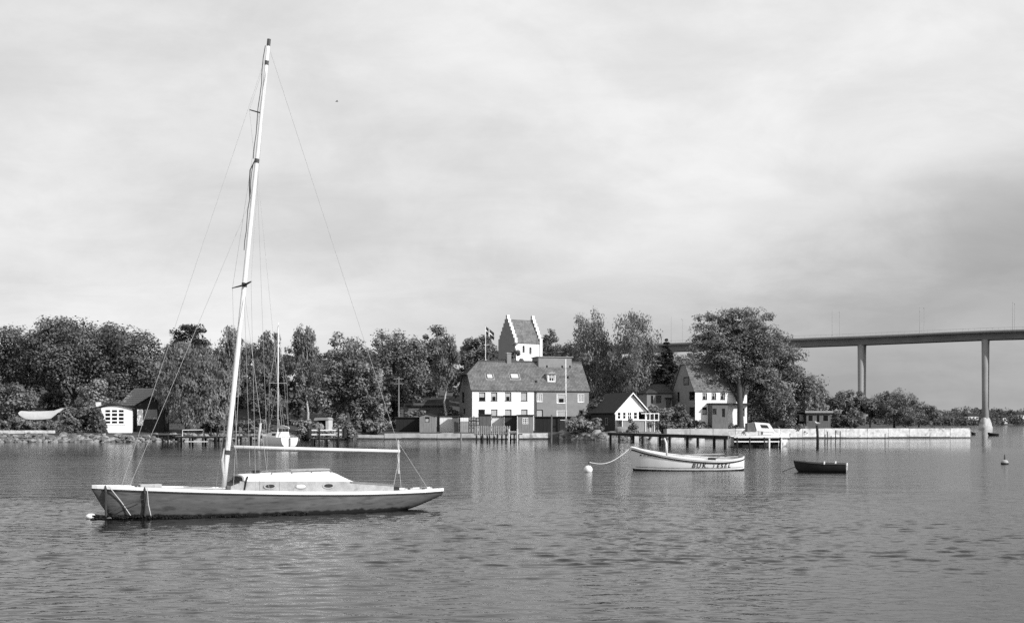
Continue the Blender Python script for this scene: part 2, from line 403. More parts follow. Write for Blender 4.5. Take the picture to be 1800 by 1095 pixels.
def leaves(name, m, parent, C, rad, n_per, size, rs, zs=1.0, up=0.5, asp=1.0, droop=0.0, kind=None, label=None, cat=None, clump_tint=0.35):
    """leaf-sized faces scattered round the clump centres C (k,3), with clump radii rad (k,)"""
    k = len(C)
    idx = np.repeat(np.arange(k), n_per)
    nn = len(idx)
    d = rs.normal(size=(nn, 3)); d /= np.linalg.norm(d, axis=1)[:, None] + 1e-9
    r = rs.random(nn) ** 0.45
    off = d * r[:, None] * rad[idx][:, None]; off[:, 2] *= zs
    if droop: off[:, 2] -= droop * rs.random(nn) ** 1.5 * rad[idx]
    pos = C[idx] + off
    nrm = d * 0.8 + rs.normal(size=(nn, 3)) * 0.45; nrm[:, 2] += up
    nrm /= np.linalg.norm(nrm, axis=1)[:, None] + 1e-9
    a = np.cross(nrm, rs.normal(size=(nn, 3))); a /= np.linalg.norm(a, axis=1)[:, None] + 1e-9
    if droop: # hanging strands: long axis close to vertical
        a = np.tile(np.array([[0, 0, -1.0]]), (nn, 1)) + rs.normal(size=(nn, 3)) * 0.35; a /= np.linalg.norm(a, axis=1)[:, None]
    b = np.cross(nrm, a)
    s = size * (0.6 + 0.8 * rs.random(nn))[:, None]
    V = np.empty((nn, 4, 3))
    V[:, 0] = pos + a * s * 0.62 * asp; V[:, 1] = pos + b * s * 0.5 / asp; V[:, 2] = pos - a * s * 0.62 * asp; V[:, 3] = pos - b * s * 0.5 / asp
    me = bpy.data.meshes.new(name)
    me.vertices.add(nn * 4); me.vertices.foreach_set('co', V.reshape(-1).astype(np.float32))
    me.loops.add(nn * 4); me.loops.foreach_set('vertex_index', np.arange(nn * 4, dtype=np.int32))
    me.polygons.add(nn); me.polygons.foreach_set('loop_start', np.arange(0, nn * 4, 4, dtype=np.int32))
    me.polygons.foreach_set('loop_total', np.full(nn, 4, dtype=np.int32))
    me.update()
    tint = (1 - clump_tint + 2 * clump_tint * rs.random(k))[idx] * (0.75 + 0.5 * rs.random(nn))
    at = me.attributes.new('tint', 'FLOAT', 'FACE'); at.data.foreach_set('value', tint.astype(np.float32))
    me.materials.append(MATS[m])
    o = bpy.data.objects.new(name, me); col.objects.link(o)
    if parent: o.parent = parent
    return tag(o, label, cat, None, kind)

def limbs(parent, rs, h, r0, C, m, nl=7, lean=0.0, straight=False, fork=0.25, dy=0.0):
    t = MB(); n = 6
    wob = rs.normal(size=(n + 1, 2)) * (0.02 if straight else 0.05) * h * 0.3
    pts = [Vector((wob[i, 0] * (i > 0) + lean * h * (i / n) ** 1.3, wob[i, 1] * (i > 0) + dy * max(0, (i - 1) / n) ** 0.9, h * 0.88 * i / n - (0.3 if i == 0 else 0))) for i in range(n + 1)]
    t.tube(pts, [r0 * (1.25 if i == 0 else 1 - 0.85 * i / n) for i in range(n + 1)], 7)
    t.build('trunk', m, parent, smooth=True)
    for q in rs.choice(len(C), min(nl, len(C)), replace=False):
        e = Vector(C[q]); f = min(0.85, max(fork, (e.z / h) * 0.55)); i = f * n; a = pts[int(i)].lerp(pts[min(n, int(i) + 1)], i - int(i))
        mid = a.lerp(e, 0.5) + Vector((0, 0, 0.05 * h)) * (1 if not straight else -0.2)
        MB().tube([a, mid, e], [r0 * 0.42 * (1 - f * 0.6), r0 * 0.22, r0 * 0.06], 5).build('limb', m, parent, smooth=True)

def lobes(rs, rx, ry, h, z0, n, sharp=1.0, uneven=0.3):
    """crown = one big ellipsoid with n smaller ones budding from it"""
    cz = (z0 + h) / 2; rz = (h - z0) / 2
    L_ = [(0, 0, cz, rx * 0.82, ry * 0.82, rz * 0.86)]
    for i in range(n):
        a = 2 * math.pi * (i + rs.random() * 0.7) / n; e = rs.uniform(-0.55, 0.95)
        ce = math.cos(e * 1.3); k = rs.uniform(0.5, 0.72)
        q = rs.uniform(0.3, 0.3 + uneven)
        L_.append((rx * k * ce * math.cos(a), ry * k * ce * math.sin(a), cz + rz * 0.72 * math.sin(e * 1.3) * rs.uniform(0.85, 1.1), rx * q, ry * q, rz * q * rs.uniform(0.8, 1.15)))
    return L_
def clumps(rs, L_, n, inner=0.55):
    vol = np.array([(l[3] * l[4] * l[5]) ** 0.7 for l in L_]); vol /= vol.sum()
    pick = rs.choice(len(L_), n, p=vol); A = np.array(L_)[pick]
    d = rs.normal(size=(n, 3)); d /= np.linalg.norm(d, axis=1)[:, None]
    r = inner + (1 - inner) * rs.random(n) ** 0.7
    return A[:, :3] + d * r[:, None] * A[:, 3:]

SEED = [100]
def tree(name, kind, px, ytop, half, Y, label, group=None, m='leaf_mid', dens=1.0, z0=0.28, lean=0.0, cat='tree', ry=None, yb=None, inner=0.55, uneven=0.3, dy=0.0, leaf=0.42):
    SEED[0] += 1; rs = np.random.default_rng(SEED[0])
    X = (px - CX) / F * Y; zb = gz(X, Y) if yb is None else H - (yb - HZ) / F * Y
    h = H - (ytop - HZ) / F * Y - zb; rx = half / F * Y
    rt = root(name, label, cat, (X, Y, zb), 0.0, group)
    ryy = ry or rx * 0.9
    if kind == 'broad':
        Lb = lobes(rs, rx, ryy, h, h * z0, 9, uneven=uneven); n = int(90 * dens * max(0.6, (rx * h) / 60) ** 0.7)
        C = clumps(rs, Lb, n, inner); rad = np.full(n, 0.17 * (rx * ryy * h) ** (1 / 3)) * rs.uniform(0.6, 1.25, n)
        C[:, 2] = np.minimum(C[:, 2], h - rad * 0.45)
        limbs(rt, rs, h, 0.028 * h, C, 'bark', 8, lean)
        leaves('crown', m, rt, C, rad * 1.15, 110, leaf * 0.72, rs, 0.8, 0.7, clump_tint=0.45)
    elif kind == 'sparse':      # airy crown with fans of twigs and leaves
        Lb = lobes(rs, rx, ryy, h, h * z0, 12, uneven=0.35); n = int(150 * dens)
        C = clumps(rs, Lb, n, 0.35); rad = np.full(n, 0.12 * (rx * ryy * h) ** (1 / 3)) * rs.uniform(0.6, 1.4, n)
        C[:, 2] = np.minimum(C[:, 2], h - rad * 0.3); C[:, 1] += dy
        limbs(rt, rs, h, 0.03 * h, C, 'bark', 16, lean, dy=dy * 0.7)
        leaves('crown', m, rt, C, rad * 1.25, 95, 0.25, rs, 0.6, 0.7, 1.3)
    elif kind == 'birch':
        Lb = lobes(rs, rx, ryy, h, h * z0, 9, uneven=0.3); n = int(95 * dens)
        C = clumps(rs, Lb, n, 0.4); rad = np.full(n, 0.13 * (rx * ryy * h) ** (1 / 3)) * rs.uniform(0.6, 1.3, n)
        C[:, 2] = np.minimum(C[:, 2], h - rad * 0.4)
        limbs(rt, rs, h, 0.014 * h, C, 'birch_bark', 8, lean, fork=0.4)
        leaves('crown', m, rt, C, rad * 1.15, 85, 0.29, rs, 1.0, 0.3, 1.3, droop=1.6)
    elif kind == 'willow':
        Lb = lobes(rs, rx, ryy, h, h * z0, 11, uneven=0.3); n = int(150 * dens)
        C = clumps(rs, Lb, n, 0.6); rad = np.full(n, 0.14 * (rx * ryy * h) ** (1 / 3)) * rs.uniform(0.6, 1.3, n)
        C[:, 2] = np.minimum(C[:, 2], h - rad * 0.4)
        limbs(rt, rs, h, 0.03 * h, C, 'bark', 7, lean)
        leaves('crown', m, rt, C, rad * 1.1, 80, 0.3, rs, 0.95, 0.5, 1.2, droop=0.8)
    elif kind == 'fir':
        C = []; rad = []
        nl = 27
        for i in range(nl):
            f = i / (nl - 1); z = h * (0.1 + 0.88 * f); rr = rx * (1 - f) ** 0.85 * rs.uniform(0.8, 1.12) + 0.12
            nb = max(3, int(9 * (1 - f)) + 2)
            for k in range(nb):
                a = 2 * math.pi * (k + rs.random()) / nb
                for q in (0.4, 0.72, 1.0):
                    C.append((rr * q * math.cos(a), rr * q * math.sin(a), z - 0.16 * rr * q)); rad.append(0.28 * rr * (1.15 - 0.55 * q) + 0.18)
        C = np.array(C); rad = np.array(rad)
        t = MB(); t.tube([(0, 0, -0.3), (0, 0, h * 0.5), (0, 0, h)], [0.22, 0.13, 0.02], 7); t.build('trunk', 'bark', rt, smooth=True)
        leaves('crown', m, rt, C, rad, 26, 0.3, rs, 0.6, 0.5)
    elif kind == 'pine':        # flat layered shelves of needles
        C = []; rad = []
        for i in range(120):
            f = rs.uniform(0.2, 1.0); z = h * f * 0.97; rr = rx * (1.0 - 0.5 * max(0, f - 0.7) / 0.3) * rs.uniform(0.2, 1.0); a = rs.uniform(0, 2 * math.pi)
            C.append((rr * math.cos(a), rr * math.sin(a), z)); rad.append(rx * rs.uniform(0.2, 0.34))
        C = np.array(C); rad = np.array(rad)
        limbs(rt, rs, h, 0.02 * h, C, 'bark', 12, lean, straight=True)
        leaves('crown', m, rt, C, rad, 75, 0.34, rs, 0.28, 0.5)
    elif kind == 'bush':
        Lb = lobes(rs, rx, ryy, h, -0.1 * h, 7, uneven=uneven); n = int(34 * dens)
        C = clumps(rs, Lb, n, 0.5); C[:, 2] = np.maximum(C[:, 2], 0.1); rad = np.full(n, 0.26 * (rx * ryy * h) ** (1 / 3)) * rs.uniform(0.7, 1.2, n)
        C[:, 2] = np.minimum(C[:, 2], h - rad * 0.5)
        t = MB()
        for q in range(4):
            e = Vector(C[rs.integers(len(C))]); t.tube([(0, 0, -0.2), e * 0.5, e], [0.05, 0.035, 0.01], 5)
        t.build('stem', 'bark', rt)
        leaves('crown', m, rt, C, rad, 80, leaf * 0.75, rs, 0.8, 0.6)
    return rt

# the trees by the left shore
tree('oak_tree', 'broad', 38, 578, 85, 212, 'broad dark oak at the edge of the wood left of the largest oak', m='leaf_dark', z0=0.3)
tree('oak_tree', 'broad', 128, 551, 92, 208, 'largest dark oak with a high domed crown above the ivy covered hut', m='leaf_dark', dens=1.3, z0=0.28)
tree('oak_tree', 'broad', 228, 578, 72, 206, 'dark oak behind the small house with the slatted tile roof', m='leaf_dark', dens=1.1, z0=0.25)
tree('oak_tree', 'broad', -60, 585, 80, 208, 'dark oak past the end of the stone kerb', m='leaf_dark', z0=0.28)
tree('bush', 'bush', 28, 672, 46, 196, 'rounded mid grey bush under the oaks beyond the hedge', m='leaf_mid', cat='bush', dens=1.5)
tree('bush', 'bush', 168, 668, 50, 197, 'pale feathery bush rising behind the hut chimney', m='leaf_light', cat='bush', dens=1.5)
tree('pine_tree', 'broad', 325, 572, 44, 214, 'flat topped pine with ragged shelves of needles', m='needle', z0=0.2, uneven=0.45, dens=1.1)
tree('willow_tree', 'willow', 330, 600, 64, 186, 'wide pale willow reaching down to the jetty with the white seat rail', m='leaf_mid', z0=0.05, dens=1.2)
tree('willow_tree', 'willow', 375, 640, 40, 190, 'smaller pale willow by the jetty head below the wide willow', m='leaf_light', z0=0.05)
tree('birch_tree', 'birch', 405, 576, 34, 222, 'slim birch beside the flat topped pine', m='leaf_mid', z0=0.2)
tree('birch_tree', 'birch', 474, 574, 34, 224, 'birch with hanging twigs behind the small moored sailing boat', m='leaf_mid', z0=0.25)
tree('birch_tree', 'birch', 540, 571, 32, 224, 'tall birch with a knobbly top next to the pale chestnut', m='leaf_mid', z0=0.2)
tree('chestnut_tree', 'broad', 610, 586, 58, 203, 'spreading chestnut with pale leaf tips over the little white shelter', m='leaf_mid', z0=0.12, dens=1.25, uneven=0.4)
tree('beech_tree', 'broad', 695, 569, 62, 226, 'broad beech with a smooth domed crown above the low tiled shed', m='leaf_mid', z0=0.1, dens=1.2)
tree('ash_tree', 'broad', 755, 575, 32, 238, 'dark ash with a rounded top behind the bare birch stem', m='leaf_dark', z0=0.15)
tree('birch_tree', 'birch', 782, 583, 24, 217, 'thin birch with a long bare white stem near the gable of the double house', m='leaf_mid', z0=0.42, dens=0.8)
tree('small_tree', 'broad', 640, 640, 46, 206, 'low pale tree between the chestnut and the low tiled shed', m='leaf_light', z0=0.05)
tree('small_tree', 'broad', 845, 585, 30, 250, 'leafy tree just behind the flagpole', m='leaf_mid', z0=0.1)
tree('small_tree', 'broad', 880, 615, 26, 242, 'dark low tree at the foot of the church tower by the flagpole', m='leaf_dark', z0=0.05)
tree('small_tree', 'sparse', 908, 598, 14, 262, 'thin leafy tree growing against the lit wall of the church tower', m='leaf_mid', z0=0.1, dens=0.3)
tree('lime_tree', 'broad', 965, 580, 26, 312, 'lime tree showing behind the far gable of the church tower', m='leaf_mid', z0=0.1)
tree('lime_tree', 'broad', 995, 603, 28, 300, 'lower lime tree between the church tower and the tall birches', m='leaf_mid', z0=0.1)
tree('birch_tree', 'birch', 1047, 543, 52, 236, 'tall airy birch behind the end of the double house', m='leaf_mid', z0=0.12, dens=1.7)
tree('birch_tree', 'birch', 1110, 551, 50, 232, 'tall weeping birch behind the white gabled cottage', m='leaf_mid', z0=0.1, dens=1.8)
tree('birch_tree', 'birch', 1012, 612, 30, 240, 'lower birch beside the end gable of the double house', m='leaf_mid', z0=0.05, dens=1.0)
tree('fir_tree', 'fir', 1172, 594, 42, 230, 'dark pointed fir beside the weeping birch', m='needle')
tree('ash_tree', 'sparse', 1222, 610, 36, 236, 'pale leafy tree between the fir and the big waterside elm', m='leaf_light', z0=0.1, dens=0.8)
tree('elm_tree', 'sparse', 1300, 541, 92, 209.0, 'big airy elm with a forked dark trunk before the white house', m='leaf_mid', z0=0.36, dens=2.9, lean=0.0, ry=4.0, dy=3.8)
tree('elm_tree', 'broad', 1372, 588, 60, 222, 'dense elm sloping down to the dark flat roofed shed', m='leaf_mid', z0=0.04, dens=1.4)
tree('alder_tree', 'broad', 1352, 640, 50, 214, 'low alder filling the space between the elms and the long shed', m='leaf_mid', z0=0.02, dens=1.2)
tree('alder_tree', 'broad', 1425, 660, 34, 230, 'low alder behind the glazed garden pavilion', m='leaf_mid', z0=0.02)
tree('alder_tree', 'broad', 1478, 687, 40, 245, 'low alder at the quay between pavilion and bridge pier', m='leaf_dark', z0=0.0, yb=752)
tree('alder_tree', 'broad', 1530, 702, 36, 262, 'low dark alder hiding the foot of the bridge pier', m='leaf_dark', z0=0.0, yb=752)
tree('oak_tree', 'broad', 1572, 682, 48, 300, 'domed oak on the point beyond the bridge pier', m='leaf_mid', z0=0.0, yb=750)
tree('oak_tree', 'broad', 1615, 706, 34, 330, 'lower oak on the outermost tip of the point', m='leaf_mid', z0=0.0, yb=749)
tree('lime_tree', 'broad', 815, 608, 30, 264, 'dark lime tree on the slope left of the flagpole', m='leaf_dark', z0=0.02)
tree('lime_tree', 'broad', 862, 600, 24, 268, 'dark lime tree right behind the flying flag', m='leaf_dark', z0=0.02)
tree('ivy_mound', 'bush', 132, 716, 26, 183.5, 'dark mound of ivy against the shaded side of the white fronted hut', m='leaf_dark', cat='ivy', dens=1.6, uneven=0.15, ry=2.0)
def landmark(px):
    for lim, t in ((0, 'past the end of the stone kerb'), (80, 'behind the oak next to the largest oak'), (170, 'behind the largest oak'), (270, 'behind the small tile roofed house'), (340, 'behind the flat topped pine'), (430, 'behind the slim birch by the pine'), (510, 'behind the small moored sailing boat'), (580, 'behind the birch with the knobbly top'), (660, 'behind the spreading chestnut'), (740, 'behind the domed beech'), (800, 'behind the thin bare stemmed birch'), (960, 'beside the church tower'), (1030, 'between the tower and the tall birches'), (1090, 'behind the tall airy birch'), (1150, 'behind the weeping birch'), (1210, 'behind the dark fir'), (1330, 'behind the big airy elm'), (1600, 'behind the long black shed')):
        if px < lim: return t
# wood filling the slope behind
rr_ = random.Random(11)
for i in range(22):
    px = -110 + i * 71 + rr_.uniform(-14, 14)
    if 795 < px < 985: continue
    yt = 612 + rr_.uniform(-12, 12) + (26 if px > 1330 else 0)
    tree('wood_tree', 'broad', px, yt, 48, 262 + rr_.uniform(-8, 14), 'dark tree of the close wood, ' + landmark(px), group='wood on the slope', m='leaf_dark', z0=0.02, dens=0.8, leaf=0.5)
for i in range(17):
    px = -100 + i * 52 + rr_.uniform(-12, 12)
    yt = 660 + rr_.uniform(-16, 14)
    if px > 800: continue
    tree('thicket', 'bush', px, yt, 36, 228 + rr_.uniform(-6, 10), 'dark thicket bush under the trees, ' + landmark(px), group='thicket under the trees', m='leaf_dark', cat='bush', dens=1.0, leaf=0.55)
for (px, yt, hw, Y, lab, m_) in (
    (1026, 733, 36, 199, 'pale round bush on the boulders in front of the grey half of the house', 'leaf_light'),
    (1112, 733, 14, 196, 'small pale bush before the veranda of the gabled cottage', 'leaf_light'),
    (1195, 705, 20, 207.5, 'leafy shrub in front of the shaded gable of the white house', 'leaf_mid'),
    (1160, 712, 28, 206, 'mid grey shrub beside the low annex', 'leaf_mid'),
    (1165, 737, 26, 207, 'low shrub on the bank next to the upturned boats', 'leaf_mid'),
    (1225, 740, 34, 209, 'low hedge bush above the quay before the white house', 'leaf_dark'),
    (1285, 741, 32, 210.5, 'low bush at the foot of the big elm', 'leaf_mid'),
    (1335, 744, 26, 212, 'low bush between the elm and the dark long shed', 'leaf_mid'),
    (1395, 746, 34, 214, 'low grass bush along the quay before the long shed', 'leaf_mid'),
    (1488, 728, 26, 225, 'dark bush beside the glazed pavilion', 'leaf_dark'),
    (600, 728, 30, 199, 'pale reedy bush near the dock with rubber bumpers', 'leaf_light'),
    (655, 735, 30, 203, 'reedy bush at the dark tarred shed', 'leaf_light'),
    (566, 746, 22, 192, 'pale reeds before the small white shelter', 'leaf_light'),
    (535, 738, 26, 195, 'pale reed clump behind the small moored sailing boat', 'leaf_light'),
    (440, 735, 34, 190, 'clipped hedge behind the jetty with mooring posts', 'leaf_mid'),
    (372, 738, 26, 188, 'dark bush at the landward end of the jetty', 'leaf_dark'),
    (725, 722, 34, 216, 'garden bush under the eaves of the low tiled shed', 'leaf_mid'),
    (790, 715, 22, 220, 'dark garden bush at the gable of the double house', 'leaf_dark'),
    (1047, 700, 30, 211, 'dark bush between the double house and the cottage', 'leaf_dark')):
    tree('bush', 'bush', px, yt, hw, Y, lab, m=m_, cat='bush', dens=1.0)
for i in range(7):
    tree('hedge_bush', 'bush', -35 + i * 21, 735 + rr_.uniform(-2, 3), 16, 182, 'low clipped bush of the hedge along the white kerb', group='hedge along the kerb', m='leaf_mid', cat='bush', dens=0.7, leaf=0.4)

# far wood across the sound (one mass)
rs = np.random.default_rng(77); nF = 900
fxs = rs.uniform(250, 760, nF); fd = rs.uniform(0, 1, nF) ** 1.4 * 230
Cz = np.array([max(far_h(x), 4) * np.interp(d, [0, 25, 90, 220], [0.02, 0.12, 0.55, 1.0]) for x, d in zip(fxs, fd)])
C = np.stack([fxs, 1132 + fd + 40 * np.sin(fxs * 0.004), Cz + rs.uniform(1.0, 5.5, nF)], 1)
leaves('far_wood', 'leaf_far', None, C, rs.uniform(3, 7, nF), 55, 1.5, rs, 0.75, 0.7, kind='stuff', label='far wood on the shore across the sound', cat='wood')

# ------------------------------------------------------------------ building parts
def wall_open(mb, x0, x1, z0, z1, opens, depth_=0.18, xf=lambda x, y, z: (x, y, z)):
    """upright wall in its own x-z plane (y = 0 outside face) with real openings and reveals"""
    xs_ = sorted({x0, x1} | {v for o in opens for v in o[:2]}); zs_ = sorted({z0, z1} | {v for o in opens for v in o[2:4]})
    for i in range(len(xs_) - 1):
        for j in range(len(zs_) - 1):
            mx, mz = (xs_[i] + xs_[i + 1]) / 2, (zs_[j] + zs_[j + 1]) / 2
            if any(o[0] < mx < o[1] and o[2] < mz < o[3] for o in opens): continue
            for y in (0, depth_):
                mb.quad(*[xf(*p) for p in ((xs_[i], y, zs_[j]), (xs_[i + 1], y, zs_[j]), (xs_[i + 1], y, zs_[j + 1]), (xs_[i], y, zs_[j + 1]))])
    for a, b, c, d in [o[:4] for o in opens]:
        for p, q in (((a, c), (b, c)), ((b, c), (b, d)), ((b, d), (a, d)), ((a, d), (a, c))):
            mb.quad(*[xf(*t) for t in ((p[0], 0, p[1]), (q[0], 0, q[1]), (q[0], depth_, q[1]), (p[0], depth_, p[1]))])
    return mb
def tbox(mb, xf, x0, x1, y0, y1, z0, z1):
    n = len(mb.v); mb.box(x0, x1, y0, y1, z0, z1); mb.v[n:] = [xf(*p) for p in mb.v[n:]]
ID = lambda x, y, z: (x, y, z)
def window(par, o, fm='white_paint', nx=2, nz=1, fw=0.06, y=0.10, xf=ID, curtain=None, sill=True, surround=0.0, name='window', bar=0.035):
    a, b, c, d = o[:4]
    a += 0.004; b -= 0.004; c += 0.004; d -= 0.004
    m = MB()
    tbox(m, xf, a, b, y, y + 0.06, c, c + fw); tbox(m, xf, a, b, y, y + 0.06, d - fw, d)
    tbox(m, xf, a, a + fw, y, y + 0.06, c + fw, d - fw); tbox(m, xf, b - fw, b, y, y + 0.06, c + fw, d - fw)
    for i in range(1, nx):
        x = a + (b - a) * i / nx; tbox(m, xf, x - bar, x + bar, y + 0.003, y + 0.05, c + fw, d - fw)
    for i in range(1, nz):
        z = c + (d - c) * i / nz; tbox(m, xf, a + fw, b - fw, y + 0.006, y + 0.045, z - bar * 0.8, z + bar * 0.8)
    wo = m.build(name, fm, par)
    g_ = MB(); g_.quad(xf(a + fw, y + 0.055, c + fw), xf(b - fw, y + 0.055, c + fw), xf(b - fw, y + 0.055, d - fw), xf(a + fw, y + 0.055, d - fw)); g_.build('pane', 'window_glass', wo)
    if curtain:
        k = MB(); H_ = d - c; W_ = b - a
        if curtain == 'top': tbox(k, xf, a + fw, b - fw, y + 0.075, y + 0.09, c + H_ * 0.42, d - fw)
        if curtain == 'arch':
            tbox(k, xf, a + fw, b - fw, y + 0.075, y + 0.09, c + H_ * 0.5, d - fw)
            tbox(k, xf, a + fw, a + W_ * 0.24, y + 0.075, y + 0.09, c + fw, c + H_ * 0.5); tbox(k, xf, b - W_ * 0.24, b - fw, y + 0.075, y + 0.09, c + fw, c + H_ * 0.5)
        if curtain == 'low': tbox(k, xf, a + fw, b - fw, y + 0.075, y + 0.09, c + fw, c + H_ * 0.62)
        if curtain == 'full': tbox(k, xf, a + fw, b - fw, y + 0.075, y + 0.09, c + fw, d - fw)
        k.build('curtain', 'curtain', wo)
    if sill:
        s_ = MB(); tbox(s_, xf, a - 0.05, b + 0.05, -0.06, 0.05, c - 0.055, c - 0.003); s_.build('sill', fm, wo)
    if surround > 0:
        s_ = MB(); q = surround
        tbox(s_, xf, a - q, a - 0.006, -0.03, -0.003, c - 0.003, d + q); tbox(s_, xf, b + 0.006, b + q, -0.03, -0.003, c - 0.003, d + q); tbox(s_, xf, a - 0.006, b + 0.006, -0.03, -0.003, d + 0.006, d + q)
        tbox(s_, xf, a - q, b + q, -0.034, -0.003, c - q, c - 0.06)
        s_.build('surround', fm, wo)
    return wo

def roof_slab(par, name, pts, m, th=0.14, ux=(1, 0, 0)):
    """a roof plane given by its outline, thickened downward; uv in metres along the eave and up the slope"""
    p = [Vector(q) for q in pts]
    n = (p[1] - p[0]).cross(p[2] - p[0]).normalized()
    if n.z < 0: n = -n
    b = MB(); b.prism(p, -n * th); o = b.build(name, m, par)
    u = Vector(ux).normalized(); v = n.cross(u).normalized()
    uvroof(o, u, v)
    return o

# ------------------------------------------------------------------ the double house
A = R(15); Y0 = 213.0
fr = Frame((830 - CX) / F * Y0, Y0, 1.2, A)
Wd = fr.lx(1035); Ws = fr.lx(938.5); Dp = 9.4
eave = fr.lz(685.5, 8); ridge = fr.lz(637, 10, Dp / 2)
hs = root('double_house', 'long two storey house, half white and half grey, under one tiled roof', 'house', fr.o, A)
def R4(x0, x1, y0, y1): return fr.rect(x0, x1, y0, y1)
upW = [R4(x, x + 11.2, 689.5, 704.5) for x in (842, 863, 887.6, 915.8)]
loW = [R4(x, x + 11.4, 719.5, 737) for x in (841, 863, 887.8, 916)]
wm = MB(); wall_open(wm, 0, Ws, 0, eave, upW + loW); wm.build('white_wall', 'white_render', hs, label='white rendered half of the front wall')
for i, o in enumerate(upW): window(hs, o, 'dark_wood', 1, 1, 0.07, 0.12, curtain=('top', 'arch', 'arch', 'full')[i])
for i, o in enumerate(loW): window(hs, o, 'dark_wood', 1, 1, 0.07, 0.12, curtain=(None, 'full', 'full', 'full')[i])
upG = [R4(943.5, 953, 692, 706), R4(979, 995, 692.5, 708.5), R4(1016, 1026, 693, 707)]
loG = [R4(943, 954.5, 720, 736), R4(979, 995.5, 722, 738), R4(1017.5, 1026.5, 720.5, 752)]
wg = MB(); wall_open(wg, Ws + 0.22, Wd, 0, eave, upG + loG); wg.build('grey_wall', 'grey_render', hs, label='grey half of the front wall')
MB().box(Ws, Ws + 0.22, 0.02, 0.3, 0, eave).build('joint_strip', 'mid_wood', hs)
for i, o in enumerate(upG): window(hs, o, 'white_paint', (3, 1, 2)[i], 1, 0.08, 0.03, curtain=('full', 'arch', 'full')[i], surround=0.07)
window(hs, loG[0], 'dark_wood', 1, 1, 0.08, 0.1, curtain='full')
window(hs, loG[1], 'white_paint', 1, 1, 0.08, 0.03, curtain='full', surround=0.07)
dd = window(hs, loG[2], 'grey_wood', 1, 2, 0.1, 0.12, name='door', sill=False, curtain='low')
# left gable with its clipped top
hipz = fr.lz(657, 0, Dp * 0.32)
slope = (ridge - eave) / (Dp / 2)
hy = (hipz - eave) / slope
gxf = lambda x, y, z: (y, Dp - x, z)       # wall seen from the left: its own x runs from the back corner to the front corner
gop = []
for (x0, x1, y0, y1) in ((812.2, 815.6, 689, 708), (814.6, 817.2, 718, 728)):
    a_, b_ = fr.ly(x0), fr.ly(x1); md = (a_ + b_) / 2
    gop.append((Dp - max(a_, b_) - 0.2, Dp - min(a_, b_) + 0.25, fr.lz(y1, 0, md), fr.lz(y0, 0, md)))
gw = MB(); wall_open(gw, 0, Dp, 0, eave, gop, xf=gxf)
gop2 = []
for (x0, x1, y0, y1) in ((815.6, 817.6, 662.5, 676), (820.6, 822.8, 662.5, 676)):
    a_, b_ = fr.ly(x0), fr.ly(x1); md = (a_ + b_) / 2
    gop2.append((Dp - max(a_, b_) - 0.1, Dp - min(a_, b_) + 0.1, fr.lz(y1, 0, md), fr.lz(y0, 0, md)))
yy0, yy1 = Dp - (Dp - hy), Dp - hy
gw.poly([gxf(0, 0, eave), gxf(Dp, 0, eave), gxf(Dp - hy, 0, hipz), gxf(hy, 0, hipz)])
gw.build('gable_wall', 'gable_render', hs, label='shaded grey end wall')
for o in gop: window(hs, o, 'dark_wood', 1, 2, 0.06, 0.1, xf=gxf, sill=False)
for o in gop2: window(hs, o, 'dark_wood', 1, 2, 0.05, -0.05, xf=gxf, sill=False)
bk = MB(); bk.quad((Wd - 0.05, Dp, 0), (0.05, Dp, 0), (0.05, Dp, eave), (Wd - 0.05, Dp, eave)); bk.build('back_wall', 'gable_render', hs)
rg = MB(); rg.poly([(Wd - 0.02, 0.2, 0), (Wd - 0.02, Dp, 0), (Wd - 0.02, Dp, eave), (Wd - 0.02, Dp / 2, ridge - 0.15), (Wd - 0.02, 0.2, eave)]); rg.build('end_wall', 'gable_render', hs)
ov = 0.14; ez = eave - ov * slope
hx = 2.1
roof_slab(hs, 'roof_front', [(-0.22, -ov, ez + 0.1), (Wd + 0.22, -ov, ez + 0.1), (Wd + 0.22, Dp / 2, ridge + 0.1), (hx, Dp / 2, ridge + 0.1), (-0.22, hy, hipz + 0.1)], 'roof_tile')
roof_slab(hs, 'roof_back', [(-0.22, Dp + ov, ez + 0.1), (Wd + 0.22, Dp + ov, ez + 0.1), (Wd + 0.22, Dp / 2 + 0.01, ridge + 0.1), (hx, Dp / 2 + 0.01, ridge + 0.1), (-0.22, Dp - hy, hipz + 0.1)], 'roof_tile', ux=(1, 0, 0))
roof_slab(hs, 'roof_hip', [(-0.5, hy - 0.25, hipz - 0.08), (-0.5, Dp - hy + 0.25, hipz - 0.08), (hx, Dp / 2, ridge + 0.13)], 'dark_tile', ux=(0, 1, 0))
MB().tube([(hx, Dp / 2, ridge + 0.14), (Wd + 0.22, Dp / 2, ridge + 0.14)], 0.14, 8).build('ridge_tiles', 'roof_tile', hs)
MB().tube([(-0.2, -ov - 0.03, ez + 0.0), (Wd + 0.2, -ov - 0.03, ez + 0.0)], 0.07, 8).build('gutter', 'dark_metal', hs)
MB().tube([(Ws + 0.4, -ov, ez), (Ws + 0.4, -0.08, ez - 0.5), (Ws + 0.4, -0.08, 0)], 0.06, 8).build('downpipe', 'dark_metal', hs)
def onroof(px, py):
    """local x, y on the front roof plane for a photo point"""
    y = Dp * 0.25
    for _ in range(8):
        x = fr.lx(px, y); z = fr.lz(py, x, y); y = 0.6 * y + 0.4 * (z - eave) / slope
    return x, y
sn = Vector((0, -slope, 1)).normalized(); su = Vector((0, 1, slope)).normalized()
